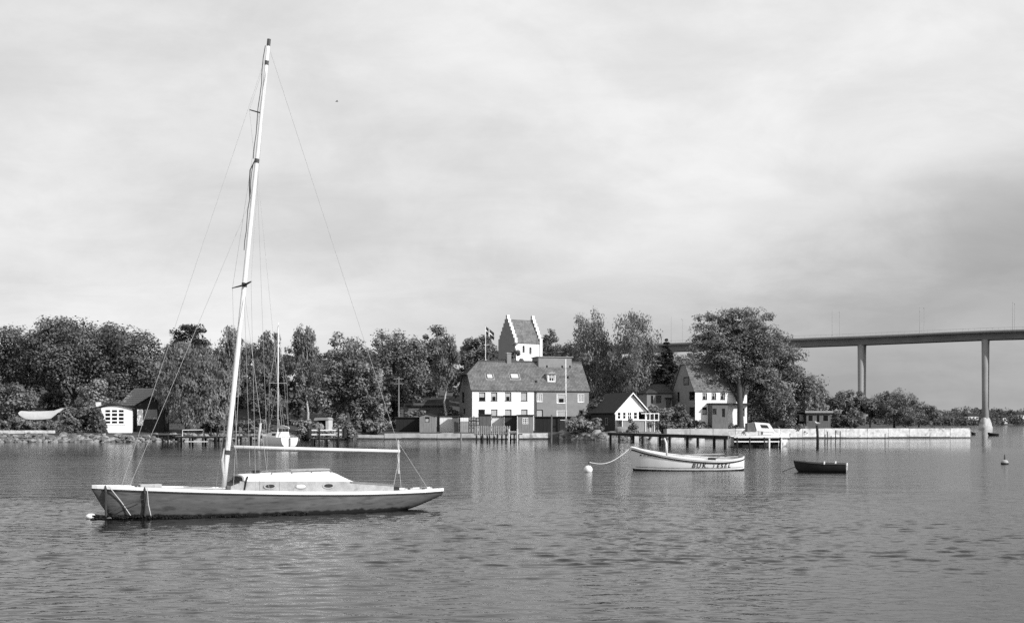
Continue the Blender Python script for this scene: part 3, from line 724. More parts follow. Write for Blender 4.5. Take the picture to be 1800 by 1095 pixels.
def roof_panel(px0, px1, py0, py1, name):
    x0, y0 = onroof(px0, py1); x1, y1 = onroof(px1, py0)
    c0 = Vector((x0, y0, eave + y0 * slope + 0.1)); Ls = (y1 - y0) * math.sqrt(1 + slope * slope); wd_ = x1 - x0
    m = MB(); t_ = 0.11
    for a_, b_, c_, d_ in ((0, wd_, 0, t_), (0, wd_, Ls - t_, Ls), (0, t_, t_, Ls - t_), (wd_ - t_, wd_, t_, Ls - t_)):
        q = [c0 + Vector((u_, 0, 0)) + su * v_ for u_, v_ in ((a_, c_), (b_, c_), (b_, d_), (a_, d_))]; m.prism(q, sn * 0.16)
    o = m.build(name, 'dark_metal', hs)
    q = [c0 + Vector((u_, 0, 0)) + su * v_ + sn * 0.1 for u_, v_ in ((t_, t_), (wd_ - t_, t_), (wd_ - t_, Ls - t_), (t_, Ls - t_))]
    MB().poly(q).build('pane', 'skylight_glass', o)
    q = [c0 + Vector((u_, 0, 0)) + su * v_ + sn * 0.02 for u_, v_ in ((-0.18, -0.22), (wd_ + 0.18, -0.22), (wd_ + 0.18, Ls + 0.1), (-0.18, Ls + 0.1))]
    MB().prism(q, sn * 0.02).build('flashing', 'metal', o)
m_ = mat('skylight_glass', 0.55, 0.15, spec=0.8)
roof_panel(856, 865.5, 658.5, 667.5, 'skylight'); roof_panel(898, 911, 658, 667.5, 'skylight')
# roof dormer with a white window
x0, y0 = onroof(962.5, 672.5); x1, _ = onroof(976.5, 672.5)
zt = fr.lz(657, x0, y0); zb = eave + y0 * slope + 0.1
dm = MB(); yb_ = (zt - eave) / slope
do = (x0 + 0.12, x1 - 0.12, zb + 0.12, zt - 0.15)
dxf = lambda x, y, z: (x, y + y0, z)
wall_open(dm, x0, x1, zb - 0.1, zt, [do], 0.1, dxf)
dm.poly([(x0, y0, zb - 0.1), (x0, yb_, zt), (x0, y0, zt)]); dm.poly([(x1, y0, zb - 0.1), (x1, yb_, zt), (x1, y0, zt)])
dmo = dm.build('dormer', 'white_paint', hs)
window(dmo, do, 'white_paint', 2, 1, 0.06, 0.03, xf=dxf, curtain='arch', sill=False, name='dormer_window')
MB().prism([(x0 - 0.2, y0 - 0.25, zt), (x1 + 0.2, y0 - 0.25, zt), ((x0 + x1) / 2, y0 - 0.25, zt + 0.35)], (0, yb_ - y0 + 0.6, 0)).build('dormer_roof', 'metal', dmo)
# box extension on the ridge, chimney, vent pipes
xa, xb = fr.lx(944, Dp / 2), fr.lx(1002, Dp / 2); zt2 = fr.lz(627, 14, Dp / 2)
ya = Dp / 2 - 0.9
MB().box(xa, xb, ya, Dp / 2 + 3, ridge - 1.2, zt2 - 0.12).build('roof_extension', 'grey_render', hs)
MB().box(xa - 0.15, xb + 0.25, ya - 0.2, Dp / 2 + 3.2, zt2 - 0.12, zt2).build('extension_roof', 'felt_grey', hs)
xc = fr.lx(894, Dp / 2)
ch = MB(); ch.box(xc - 0.36, xc + 0.36, Dp / 2 - 0.4, Dp / 2 + 0.4, ridge - 0.6, fr.lz(621.5, xc, Dp / 2)); ch.build('chimney', 'gable_render', hs)
zc_ = fr.lz(621.5, xc, Dp / 2); MB().box(xc - 0.42, xc + 0.42, Dp / 2 - 0.46, Dp / 2 + 0.46, zc_, zc_ + 0.14).build('chimney_cap', 'concrete', hs)
for px, py in ((942.5, 673), (961.5, 646), (988.5, 646.5), (1002, 646.5), (998.5, 665.5)):
    x_, y_ = onroof(px, py); z_ = eave + y_ * slope + 0.1
    MB().tube([(x_, y_, z_ - 0.1), (x_, y_, z_ + 0.32)], 0.14, 8).build('vent_pipe', 'rubber', hs)

# ------------------------------------------------------------------ church tower
At = R(33); Yt = 292.0
ft = Frame((904.5 - CX) / F * Yt, Yt, 0, At)
zg = gz(ft.o.x, Yt) - 1.0; ft.o.z = zg
tw = root('church_tower', 'white church tower with stepped gables and tiled saddle roof', 'church tower', ft.o, At)
Wt = ft.lx(953); Dt = 6.6
te = ft.lz(602.5, 3); tr_ = ft.lz(562, 3, Dt / 2)
wo_ = [ft.rect(930.5, 934.5, 610, 622.5), ft.rect(918.5, 922.5, 607.5, 620)]
m = MB(); wall_open(m, 0.71, Wt - 0.71, 0, te, wo_, 0.5); m.build('front_wall', 'white_render', tw)
for o in wo_:
    m = MB()
    # round arched head set in the opening
    a_, b_, c_, d_ = o; r_ = (b_ - a_) / 2; xm = (a_ + b_) / 2
    pts = [(a_ + 0.004, 0.05, d_ - 0.004)] + [(xm - (r_ - 0.004) * math.cos(t * math.pi / 8), 0.05, d_ - r_ + (r_ - 0.01) * math.sin(t * math.pi / 8)) for t in range(9)] + [(b_ - 0.004, 0.05, d_ - 0.004)]
    m.prism(pts[:6] + [(xm, 0.05, d_ - 0.004)], (0, 0.3, 0)); m.prism([(xm, 0.05, d_ - 0.004)] + pts[5:], (0, 0.3, 0))
    wn = m.build('belfry_window', 'white_render', tw)
    k = MB()
    nl_ = 5
    for q in range(nl_):
        z_ = c_ + 0.15 + (d_ - c_ - r_) * q / nl_; k.prism([(a_ + 0.01, 0.4, z_), (b_ - 0.01, 0.4, z_), (b_ - 0.01, 0.46, z_ + 0.3), (a_ + 0.01, 0.46, z_ + 0.3)], (0, 0.03, 0))
    k.build('louvre', 'tarred_wood', wn)
def stepped(x, m_, nm):
    n_ = 6; pts = [(x, -0.12, 0)]
    zz0, zz1 = te + 0.0, ft.lz(553.5 if x < 2 else 555, x, Dt / 2); hw = Dt / 2 + 0.12
    ys = [-0.12 + hw * (i / n_) * 0.93 for i in range(n_ + 1)]
    zs_ = [zz0 + 1.1 + (zz1 - zz0 - 1.1) * i / (n_ - 0.0) for i in range(n_ + 1)]
    for i in range(n_):
        pts += [(x, ys[i], zs_[i]), (x, ys[i + 1], zs_[i])]
    pts += [(x, ys[n_], zs_[n_])]
    mir = [(x, Dt - p[1], p[2]) for p in pts[::-1]]
    o = MB().prism(pts + mir, (0.7, 0, 0)).build(nm, m_, tw)
    MB().prism([(p[0] - 0.03, p[1], p[2] - 0.12) for p in pts + mir], (0.027, 0, 0)).build('gable_shade', 'gable_render', o, label='dark skin with painted shade on the stepped gable')  # thin dark skin over the white gable, shade put into its colour
    return o
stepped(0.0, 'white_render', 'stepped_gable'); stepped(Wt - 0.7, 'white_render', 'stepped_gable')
MB().quad((0.71, Dt, 0), (Wt - 0.71, Dt, 0), (Wt - 0.71, Dt, te), (0.71, Dt, te)).build('back_wall', 'white_render', tw)
sl_ = (tr_ - te) / (Dt / 2)
roof_slab(tw, 'roof_front', [(0.703, -0.25, te - 0.1), (Wt - 0.703, -0.25, te - 0.1), (Wt - 0.703, Dt / 2, tr_), (0.703, Dt / 2, tr_)], 'church_tile')
roof_slab(tw, 'roof_back', [(0.703, Dt + 0.25, te - 0.1), (Wt - 0.703, Dt + 0.25, te - 0.1), (Wt - 0.703, Dt / 2 + 0.01, tr_), (0.703, Dt / 2 + 0.01, tr_)], 'church_tile')

# ------------------------------------------------------------------ flag on its pole, white mast pole
Yf = 240.0; pf = P(853.5, 635, Yf); fl = root('flagpole', 'slim flagpole rising behind the roof of the double house', 'flagpole', (pf.x, Yf, gz(pf.x, Yf)))
ztop = P(853, 573, Yf).z - fl.location.z
MB().tube([(0, 0, -0.2), (0, 0, ztop)], [0.07, 0.04], 8).build('pole', 'white_paint', fl, smooth=True)
MB().lathe([(0.0, -0.09), (0.08, -0.03), (0.08, 0.03), (0.0, 0.09)], 8, (0, 0, ztop + 0.08)).build('finial', 'metal', fl, smooth=True)
fg = root('flag', 'dark flag with a white cross flying from the pole behind the house', 'flag', (pf.x + 0.06, Yf, fl.location.z + ztop - 0.1))
FW, FH = 2.3, 1.9; fg.scale = (0.8, 0.8, 0.8)
def flagpt(u, v):
    dx = u * 0.86; dz = -v * 0.92 - u * 0.55 - 0.10 * u * u * 0.4
    return Vector((dx * 0.95, 0.16 * math.sin(u * 4.2 + v * 0.8) * min(1, u * 2) - 0.12 * u, dz))
def flag_piece(u0, u1, v0, v1, nm, m_):
    b = MB(); nu, nv = 6, 4
    rows = [[flagpt(u0 + (u1 - u0) * i / nu, v0 + (v1 - v0) * j / nv) for i in range(nu + 1)] for j in range(nv + 1)]
    for r2 in (0.0, 0.012): b.loft([[p + Vector((0, r2, 0)) for p in r_] for r_ in rows], closed=False, cap=False)
    b.build(nm, m_, fg, smooth=True)
cu0, cu1, cv0, cv1 = 0.72, 1.04, 0.80, 1.10
for u0, u1 in ((0, cu0), (cu1, FW)):
    for v0, v1 in ((0, cv0), (cv1, FH)): flag_piece(u0, u1, v0, v1, 'red_field', 'flag_red')
flag_piece(cu0, cu1, 0, FH, 'white_bar', 'white_paint')
flag_piece(0, cu0, cv0, cv1, 'white_bar', 'white_paint'); flag_piece(cu1, FW, cv0, cv1, 'white_bar', 'white_paint')

Yp = 205.0; pp = P(995, 752, Yp); zt_ = P(994, 631, Yp).z
wp = root('white_pole', 'white signal pole with a wound line in front of the grey half of the house', 'pole', (pp.x, Yp, gz(pp.x, Yp) - 0.1))
hh_ = zt_ - wp.location.z
MB().tube([(0, 0, 0), (-0.05, 0, hh_)], [0.10, 0.06], 8).build('pole', 'white_paint', wp, smooth=True)
b = MB(); b.tube([(0.13 * math.cos(t * 0.9) - 0.03, 0.13 * math.sin(t * 0.9), hh_ * t / 70) for t in range(4, 68)], 0.007, 4); b.build('halyard', 'dark_rope', wp)
MB().box(-0.9, 0.02, -0.05, 0.05, 1.95, 2.03).build('cross_arm', 'white_paint', wp)

# ------------------------------------------------------------------ generic small buildings
def hut(name, label, px0, px1, ytop, Y, roof='gable', m='grey_wood', rm='felt', dpth=3.0, ridge_px=None, ang=0.0, opens=(), eave_py=None, wopt=None, ybase=None, cat='hut'):
    """hut whose front faces the water; roof: gable (ridge runs into depth), flat, or lean (falls to the left or right)"""
    f = Frame((px0 - CX) / F * Y, Y, 0, ang); f.o.z = gz(f.o.x, Y) - 0.05 if ybase is None else H - (ybase - HZ) / F * Y
    r = root(name, label, cat, f.o, ang); W_ = f.lx(px1); zt = f.lz(ytop, W_ / 2); ze = f.lz(eave_py, W_ / 2) if eave_py else zt
    ops = [f.rect(*o) for o in opens]
    b = MB(); wall_open(b, 0, W_, 0, ze, ops, 0.08)
    if roof == 'gable': b.prism([(0, 0, ze), (W_, 0, ze), (W_ / 2, 0, zt - 0.08)], (0, 0.08, 0)); b.prism([(0, dpth - 0.08, ze), (W_, dpth - 0.08, ze), (W_ / 2, dpth - 0.08, zt - 0.08)], (0, 0.08, 0))
    b.box(0, 0.08, 0.081, dpth - 0.081, 0, ze - 0.002); b.box(W_ - 0.08, W_, 0.081, dpth - 0.081, 0, ze - 0.002); b.box(0, W_, dpth - 0.08, dpth, 0, ze - 0.001)
    b.build('wall', m, r)
    # board joints: thin battens proud of the front
    nb = max(3, int(W_ / 0.55))
    for i in range(1, nb):
        x = W_ * i / nb
        if any(o[0] - 0.08 < x < o[1] + 0.08 for o in ops): continue
        MB().box(x - 0.02, x + 0.02, -0.018, -0.001, 0.02, ze - 0.03).build('batten', m, r)
    if roof == 'gable':
        for sgn in (-1, 1):
            e = (-0.14, ze - 0.14 * (zt - ze) / (W_ / 2)) if sgn < 0 else (W_ + 0.14, ze - 0.14 * (zt - ze) / (W_ / 2))
            MB().prism([(e[0], -0.18, e[1]), (W_ / 2, -0.18, zt - 0.06), (W_ / 2, -0.18, zt + 0.03), (e[0], -0.18, e[1] + 0.09)], (0, dpth + 0.36, 0)).build('roof_slope', rm, r)
    else:
        MB().prism([(-0.18, -0.25, ze), (W_ + 0.18, -0.25, ze), (W_ + 0.18, -0.25, ze + 0.12), (-0.18, -0.25, ze + 0.12)], (0, dpth + 0.4, 0)).build('roof_slab', rm, r)
    for i, o in enumerate(ops):
        kw = dict(fm='white_paint', nx=2, nz=1, fw=0.07, y=-0.01, sill=False)
        if wopt: kw.update(wopt[i])
        if kw.pop('door', False): kw['name'] = 'door'
        window(r, o, **kw)
    return r, f, W_

# sheds along the middle quay
hut('boat_shed', 'black tarred shed beside the pale grey gabled hut', 696, 736, 734, 207, 'flat', 'tarred_wood', 'felt', 4)
hut('gabled_hut', 'pale grey gabled hut with one small window', 737.5, 765.5, 726.5, 204, 'gable', 'grey_wood', 'felt', 3.6, eave_py=731, opens=[(747, 755, 732.5, 742)], wopt=[dict(nx=1, fm='dark_wood', curtain='low')])
hut('low_shed', 'white boarded lean shed between the gabled hut and the white gate', 773, 803, 731.5, 208, 'flat', 'white_paint', 'felt', 2.5)
hut('plank_hut', 'narrow dark hut in the shadow of the white boarded shed', 795, 806, 732, 205.2, 'flat', 'mid_wood', 'felt', 2.2)
hut('grey_cabin', 'low grey boarded cabin behind the picket railing', 842, 863, 729, 207, 'flat', 'mid_wood', 'felt', 3)
hut('white_shed', 'white boarded shed wall behind the end of the picket railing', 864.5, 886, 732, 208, 'flat', 'white_paint', 'felt', 2.5)
hut('dark_hut', 'dark plank hut left of the hut with the nine paned window', 886.5, 909, 731, 205.5, 'flat', 'dark_wood', 'felt', 3.4)
hut('quay_hut', 'grey quay hut with a white nine paned window', 910, 937.5, 730, 203.5, 'flat', 'grey_wood', 'felt', 3.4, opens=[(918.5, 928.5, 734, 745)], wopt=[dict(nx=3, nz=3, fw=0.1, bar=0.045)])
hut('tarred_shed', 'wide black open shed right of the nine paned quay hut', 941, 983, 733, 206, 'flat', 'tarred_wood', 'felt', 4)
hut('store_shed', 'black store shed partly hidden by the pale round bush', 984, 1012, 733, 209, 'flat', 'dark_wood', 'felt', 4)
# low tiled shed on the slope
f = Frame((706 - CX) / F * 222, 222, 0, R(4)); f.o.z = gz(f.o.x, 222) - 0.2
r = root('tiled_shed', 'low garden shed with a wide dark tiled roof among the trees', 'shed', f.o, R(4))
W_ = f.lx(790); ze = f.lz(713, W_ / 2); zr = f.lz(698, W_ / 2, 3)
MB().box(0.3, W_ - 0.3, 0.4, 6, 0, ze + 0.35).build('wall', 'mid_wood', r)
roof_slab(r, 'roof_front', [(0.8, 0, ze), (W_, 0, ze), (W_, 3, zr), (-0.4, 3, zr)], 'dark_tile'); roof_slab(r, 'roof_back', [(0.8, 6.4, ze), (W_, 6.4, ze), (W_, 3.01, zr), (-0.4, 3.01, zr)], 'dark_tile')
MB().tube([(0, 3, zr + 0.05), (W_ * 0.42, 3, zr + 0.05)], 0.13, 6).build('ridge_cap', 'felt_grey', r)
xq = f.lx(717, 3); MB().box(xq - 0.12, xq + 0.12, 3.1, 3.35, zr - 0.3, zr + 0.7).build('flue_pipe', 'metal', r)

# white gate panel and lattice between sheds
def board_gate(name, label, px0, px1, y0, y1, Y, m1, split=None):
    f = Frame((px0 - CX) / F * Y, Y, 0, 0); f.o.z = gz(f.o.x, Y) - 0.05; r = root(name, label, 'gate', f.o); W_ = f.lx(px1); zt = f.lz(y0, W_ / 2)
    zs = f.lz(split, W_ / 2) if split else 0
    n_ = 5
    for i in range(n_):
        a_, b_ = W_ * i / n_ + 0.01, W_ * (i + 1) / n_ - 0.01
        MB().box(a_, b_, 0, 0.03, 0.02, zs - 0.01).build('lower_board', 'felt_grey', r); MB().box(a_, b_, -0.005, 0.028, zs, zt).build('upper_board', 'white_paint', r)
    for x in (0.06, W_ - 0.06): MB().box(x - 0.05, x + 0.05, 0.035, 0.13, 0, zt + 0.05).build('post', 'dark_wood', r)
    return r
board_gate('board_gate', 'gate of grey boards with a white top band by the double house', 809, 823.5, 734, 757, 204.5, 'white_paint', 740.5)
f = Frame((824 - CX) / F * 206, 206, 0, 0); f.o.z = gz(f.o.x, 206) - 0.05
r = root('lattice_frame', 'open dark frame of posts and bars next to the white banded gate', 'frame', f.o); W_ = f.lx(842)
for i in range(3): x = W_ * i / 2; MB().box(x - 0.07, x + 0.07, -0.07, 0.07, 0, f.lz(731, 1)).build('post', 'tarred_wood', r)
for q in (734, 740, 747.5): z = f.lz(q, 1); MB().box(-0.05, W_ + 0.05, -0.1, -0.072, z - 0.06, z + 0.06).build('rail', 'tarred_wood', r)
MB().box(0.1, W_ - 0.1, 0.3, 0.36, 0, f.lz(733, 1)).build('back_panel', 'canvas', r)

# ------------------------------------------------------------------ white house with the steep grey gable, and its annex
Ah = R(17); Yh = 208.6
fh = Frame((1222 - CX) / F * Yh, Yh, 0, Ah); fh.o.z = gz(fh.o.x, Yh)
wh = root('white_house', 'white two storey house with a tall shaded gable behind the elm', 'house', fh.o, Ah)
Wh = fh.lx(1313); Dh = 9.0; eh = fh.lz(687.5, 4); rh = fh.lz(640, 0, Dh / 2)
upH = [fh.rect(x, x + 8.4, 690.5, 702) for x in (1234.5, 1250.5, 1266, 1299)]
loH = [fh.rect(1234.5, 1243, 715.5, 728), fh.rect(1298.5, 1309, 717, 730.5)]
m = MB(); wall_open(m, 0, Wh, 0, eh, upH + loH); m.build('front_wall', 'white_render', wh)
for o in upH: window(wh, o, 'dark_wood', 2, 1, 0.07, 0.1, curtain='arch')
for o in loH: window(wh, o, 'dark_wood', 1, 1, 0.07, 0.1, curtain='low')
hxf = lambda x, y, z: (y, Dh - x, z)
def gab(x0, x1, y0, y1):
    a_, b_ = fh.ly(x0), fh.ly(x1); md = (a_ + b_) / 2
    return (Dh - max(a_, b_), Dh - min(a_, b_), fh.lz(y1, 0, md), fh.lz(y0, 0, md))
gH = [gab(1211, 1223.2 - 1.5, 688, 703.5), gab(1211.5, 1221, 715.5, 733), gab(1190.2, 1194.4, 689, 706.5)]
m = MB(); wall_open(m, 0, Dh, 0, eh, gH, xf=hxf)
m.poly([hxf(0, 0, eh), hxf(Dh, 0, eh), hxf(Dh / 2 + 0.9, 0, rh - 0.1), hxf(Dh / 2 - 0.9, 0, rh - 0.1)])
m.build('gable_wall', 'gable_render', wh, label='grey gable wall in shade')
for o in gH: window(wh, o, 'dark_wood', 1, 1, 0.08, 0.1, xf=hxf, sill=False)
window(wh, gab(1202, 1211, 662.5, 676.5), 'dark_wood', 1, 1, 0.1, -0.06, xf=hxf, sill=False)
MB().quad((0, Dh, 0), (Wh, Dh, 0), (Wh, Dh, eh), (0, Dh, eh)).build('back_wall', 'gable_render', wh)
MB().poly([(Wh, 0.2, 0), (Wh, Dh, 0), (Wh, Dh, eh), (Wh, Dh / 2, rh - 0.2), (Wh, 0.2, eh)]).build('end_wall', 'white_render', wh)
so = (rh - eh) / (Dh / 2 - 0.9)
for nm, sg in (('roof_front', 0), ('roof_back', 1)):
    fy = (lambda y: y) if sg == 0 else (lambda y: Dh - y)
    roof_slab(wh, nm, [(-0.2, fy(-0.16), eh - 0.16 * so + 0.1), (Wh + 0.25, fy(-0.16), eh - 0.16 * so + 0.1), (Wh + 0.25, fy(Dh / 2 - 0.9), rh + 0.1), (-0.2, fy(Dh / 2 - 0.9), rh + 0.1)], 'roof_tile')
MB().box(-0.2, Wh + 0.25, Dh / 2 - 0.9, Dh / 2 + 0.9, rh - 0.06, rh + 0.12).build('roof_crown', 'felt_grey', wh)
# round headed dormer
xd = fh.lx(1243, 1.5); zd0 = fh.lz(681, xd, 1.5); b = MB()
pts = [(xd, 1.2, zd0), (xd + 1.3, 1.2, zd0)] + [(xd + 0.65 + 0.65 * math.cos(t), 1.2, zd0 + 1.0 + 0.75 * math.sin(t)) for t in np.linspace(0, math.pi, 9)]
b.prism(pts, (0, 3.0, 0)); dq = b.build('round_dormer', 'metal', wh)
MB().prism([(xd + 0.35, 1.17, zd0 + 0.3), (xd + 0.95, 1.17, zd0 + 0.3), (xd + 0.95, 1.17, zd0 + 1.3), (xd + 0.35, 1.17, zd0 + 1.3)], (0, 0.02, 0)).build('dormer_pane', 'rubber', dq)
# porch bay with flat roof, its shade put into the dark wall colour
bx0, bx1 = fh.lx(1252, -1.6), fh.lx(1280, -1.6); bz = fh.lz(710, bx0, -1.6)
bo = [fh.rect(1252.5, 1259.5, 718, 728.5, -1.6), fh.rect(1269, 1274.5, 718, 733, -1.6)]
bxf = lambda x, y, z: (x, y - 1.6, z)
m = MB(); wall_open(m, bx0, bx1, 0, bz, bo, 0.12, bxf); m.box(bx0, bx0 + 0.12, -1.478, -0.002, 0, bz - 0.01); m.box(bx1 - 0.12, bx1, -1.478, -0.002, 0, bz - 0.01); m.build('porch', 'mid_wood', wh)
for o in bo: window(wh, o, 'dark_wood', 1, 1, 0.07, 0.06, xf=bxf, sill=False)
MB().box(bx0 - 0.2, bx1 + 0.2, -1.85, -0.003, bz, bz + 0.16).build('porch_roof', 'felt', wh)
MB().box(bx1 + 0.4, Wh + 0.3, -0.9, -0.003, fh.lz(711, Wh, -0.4), fh.lz(711, Wh, -0.4) + 0.2).build('canopy', 'felt', wh)
xq, yq = fh.lx(1204, 4.5), 4.5
# annex
fa = Frame((1137 - CX) / F * 214, 214, 0, R(8)); fa.o.z = gz(fa.o.x, 214)
an = root('annex', 'low grey annex with a dark hipped roof next to the steep gable', 'annex', fa.o, R(8))
Wa = fa.lx(1181); ea = fa.lz(690.5, 2)
ao = [fa.rect(1144, 1148, 695, 709), fa.rect(1153.5, 1162.5, 695, 708.5), fa.rect(1171, 1179, 701, 716)]
m = MB(); wall_open(m, 0, Wa, 0, ea, ao); m.box(0, 0.15, 0.181, 5.5, 0, ea - 0.01); m.box(Wa - 0.15, Wa, 0.181, 5.5, 0, ea - 0.01); m.box(0, Wa, 5.5, 5.6, 0, ea - 0.01); m.build('wall', 'gable_render', an)
for o in ao: window(an, o, 'dark_wood', 1, 1, 0.08, 0.08, sill=False)
ra = fa.lz(675, 3, 2.8)
roof_slab(an, 'roof_front', [(-0.3, -0.3, ea), (Wa + 0.3, -0.3, ea), (Wa - 0.6, 2.8, ra), (1.8, 2.8, ra)], 'dark_tile')
roof_slab(an, 'roof_side', [(-0.3, -0.3, ea), (-0.3, 5.9, ea), (1.8, 2.8, ra)], 'dark_tile', ux=(0, 1, 0))
roof_slab(an, 'roof_back', [(-0.3, 5.9, ea), (Wa + 0.3, 5.9, ea), (Wa - 0.6, 2.8, ra), (1.8, 2.8, ra)], 'dark_tile')
MB().box(fa.lx(1168), fa.lx(1182), -0.9, -0.003, fa.lz(700, 3), fa.lz(698.6, 3)).build('door_canopy', 'felt', an)

# ------------------------------------------------------------------ white gabled cottage
Ac = R(30); Yc = 203.0
fc = Frame((1082 - CX) / F * Yc, Yc, 0, Ac); fc.o.z = gz(fc.o.x, Yc)
ct = root('gabled_cottage', 'black roofed cottage with a white gable and glazed veranda', 'cottage', fc.o, Ac)
Wc = fc.lx(1137); ec = fc.lz(722, Wc / 2); rc = fc.lz(691, Wc / 2); Dc = 7.0
co = [fc.rect(1084.5, 1092, 723.5, 737), fc.rect(1094, 1101, 723.5, 737), fc.rect(1102.5, 1111, 723.5, 737), fc.rect(1113, 1121, 723.5, 737), fc.rect(1122.5, 1135, 723.5, 737)]
m = MB(); wall_open(m, 0, Wc, 0, ec, co, 0.1); m.build('front_wall', 'white_paint', ct)
for i, o in enumerate(co[:4]): window(ct, o, 'white_paint', 2 if i == 2 else 1, 2, 0.13, 0.0, sill=False)
MB().poly([(0.004, 0, ec), (Wc - 0.004, 0, ec), (Wc / 2, 0, rc - 0.12)]).build('gable', 'white_paint', ct)
m = MB()
for i in range(9):
    x = Wc * (i + 0.5) / 9; t_ = 1 - abs(x - Wc / 2) / (Wc / 2)
    m.box(x - 0.012, x + 0.012, -0.01, -0.002, ec + 0.03, ec + (rc - ec) * t_ - 0.25)
m.build('gable_boards', 'felt_grey', ct)
MB().box(0, 0.15, 0.101, Dc, 0, ec - 0.02).build('side_wall', 'dark_wood', ct); MB().box(Wc - 0.15, Wc, 0.101, Dc, 0, ec - 0.02).build('side_wall', 'dark_wood', ct); MB().box(0.151, Wc - 0.151, Dc - 0.15, Dc, 0, ec - 0.02).build('back_wall', 'dark_wood', ct)
sc_ = (rc - ec) / (Wc / 2)
for sg in (0, 1):
    fx_ = (lambda x: x) if sg == 0 else (lambda x: Wc - x)
    roof_slab(ct, 'roof_slope', [(fx_(-0.45), -0.5, ec - 0.45 * sc_ + 0.1), (fx_(-0.45), Dc + 0.2, ec - 0.45 * sc_ + 0.1), (fx_(Wc / 2), Dc + 0.2, rc + 0.1), (fx_(Wc / 2), -0.5, rc + 0.1)], 'felt', ux=(0, 1, 0))
    MB().prism([(fx_(-0.5), -0.53, ec - 0.5 * sc_ - 0.12), (fx_(Wc / 2), -0.53, rc - 0.1), (fx_(Wc / 2), -0.53, rc + 0.12), (fx_(-0.5), -0.53, ec - 0.5 * sc_ + 0.1)], (0, 0.027, 0)).build('barge_board', 'white_paint', ct)
wl = (3.6, 4.4, 1.4, 2.4); lxf = lambda x, y, z: (y, Dc - x, z)
window(ct, (4.2, 4.9, 1.1, 2.2), 'grey_wood', 1, 1, 0.08, -0.05, xf=lxf, sill=True)
# veranda deck and railing
zd_ = fc.lz(737.5, Wc / 2, -0.6)
MB().box(0.1, Wc + 1.2, -1.7, -0.003, zd_ - 0.16, zd_ - 0.02).build('veranda_deck', 'white_paint', ct)
for i in range(5):
    x = Wc * 0.62 + (Wc * 0.38 + 1.1) * i / 4 if i else 0.15
    MB().box(x - 0.05, x + 0.05, -1.66, -1.56, 0, zd_ + 1.0 if i else zd_ - 0.17).build('veranda_post', 'white_paint', ct)
MB().box(Wc * 0.62, Wc + 1.2, -1.67, -1.55, zd_ + 0.92, zd_ + 1.02).build('veranda_rail', 'white_paint', ct)
MB().box(0.2, Wc + 1.1, -1.5, -1.44, 0, zd_ - 0.18).build('veranda_skirt', 'grey_wood', ct)

# ------------------------------------------------------------------ long dark shed and the pavilion on the right quay
hut('long_shed', 'long low black shed with a flat roof left of the pavilion', 1353, 1414, 724.5, 219, 'flat', 'tarred_wood', 'felt', 5, opens=[(1404.5, 1413.5, 727.5, 741)], wopt=[dict(nx=1, fm='dark_wood', curtain='full')])
pv, fp, Wp = hut('pavilion', 'flat roofed garden pavilion with three windows above the pale quay', 1417.5, 1460, 725, 217, 'flat', 'mid_wood', 'grey_wood', 4.5, opens=[(1420, 1429.5, 728.5, 741), (1434.5, 1441.5, 728, 745), (1446, 1456.5, 728.5, 741)], wopt=[dict(nx=1, fm='grey_wood', sill=True), dict(nx=1, fm='grey_wood', door=True), dict(nx=1, fm='grey_wood', sill=True)], cat='pavilion')
MB().box(-0.3, Wp + 0.35, -0.45, -0.255, fp.lz(725.5, 2), fp.lz(722, 2)).build('fascia', 'felt_grey', pv)

# ------------------------------------------------------------------ hut with the ivy, small tiled house, tarpaulin shelter (left shore)
Yi = 182.0
fi = Frame((170.5 - CX) / F * Yi, Yi, 0, R(14)); fi.o.z = gz(fi.o.x, Yi)
iv = root('ivy_hut', 'small white fronted hut with a large grid window and ivy on its side', 'hut', fi.o, R(14))
Wi = fi.lx(232); zi0 = fi.lz(718, 0.5); ziM = fi.lz(712.5, Wi / 2)
io = [fi.rect(183, 219.5, 718.5, 746)]
m = MB(); wall_open(m, 0, Wi, 0, zi0, io, 0.15)
m.poly([(0, 0, zi0)] + [(Wi * t / 8, 0, zi0 + (ziM - zi0) * math.sin(math.pi * t / 8)) for t in range(1, 8)] + [(Wi, 0, zi0)])
m.build('front_wall', 'white_render', iv)
window(iv, io[0], 'white_paint', 3, 4, 0.16, 0.02, sill=True, bar=0.11)
Di = 5.0
MB().box(0, 0.15, 0.151, Di, 0, zi0).build('side_wall', 'dark_wood', iv); MB().box(Wi - 0.15, Wi, 0.151, Di, 0, zi0).build('side_wall', 'white_render', iv); MB().box(0.151, Wi - 0.151, Di - 0.15, Di, 0, zi0).build('back_wall', 'dark_wood', iv)
m = MB(); prof = [(-0.5 + (Wi + 0.8) * t / 8, zi0 - 0.05 + (ziM - zi0 + 0.12) * math.sin(math.pi * min(1, max(0, (t + 0.0) / 8)))) for t in range(9)]
m.prism([(x, -0.35, z) for x, z in prof] + [(x, -0.35, z + 0.14) for x, z in prof[::-1]], (0, Di + 0.6, 0)); m.build('curved_roof', 'felt', iv)
MB().box(-0.35, 0.35, 3.0, 3.6, zi0 - 0.2, zi0 + 1.0).build('chimney', 'pale_concrete', iv); MB().box(-0.42, 0.42, 2.94, 3.66, zi0 + 1.0, zi0 + 1.12).build('chimney_cap', 'felt', iv)
rs = np.random.default_rng(3); C = np.stack([rs.uniform(-0.5, 0.05, 60), rs.uniform(-0.2, Di, 60), rs.uniform(0.2, zi0, 60)], 1)
C2 = np.stack([rs.uniform(-0.1, 1.35, 60), rs.uniform(-0.3, -0.08, 60), rs.uniform(0.1, zi0 * 1.0, 60)], 1); C2[:, 0] *= (1.15 - C2[:, 2] / zi0)
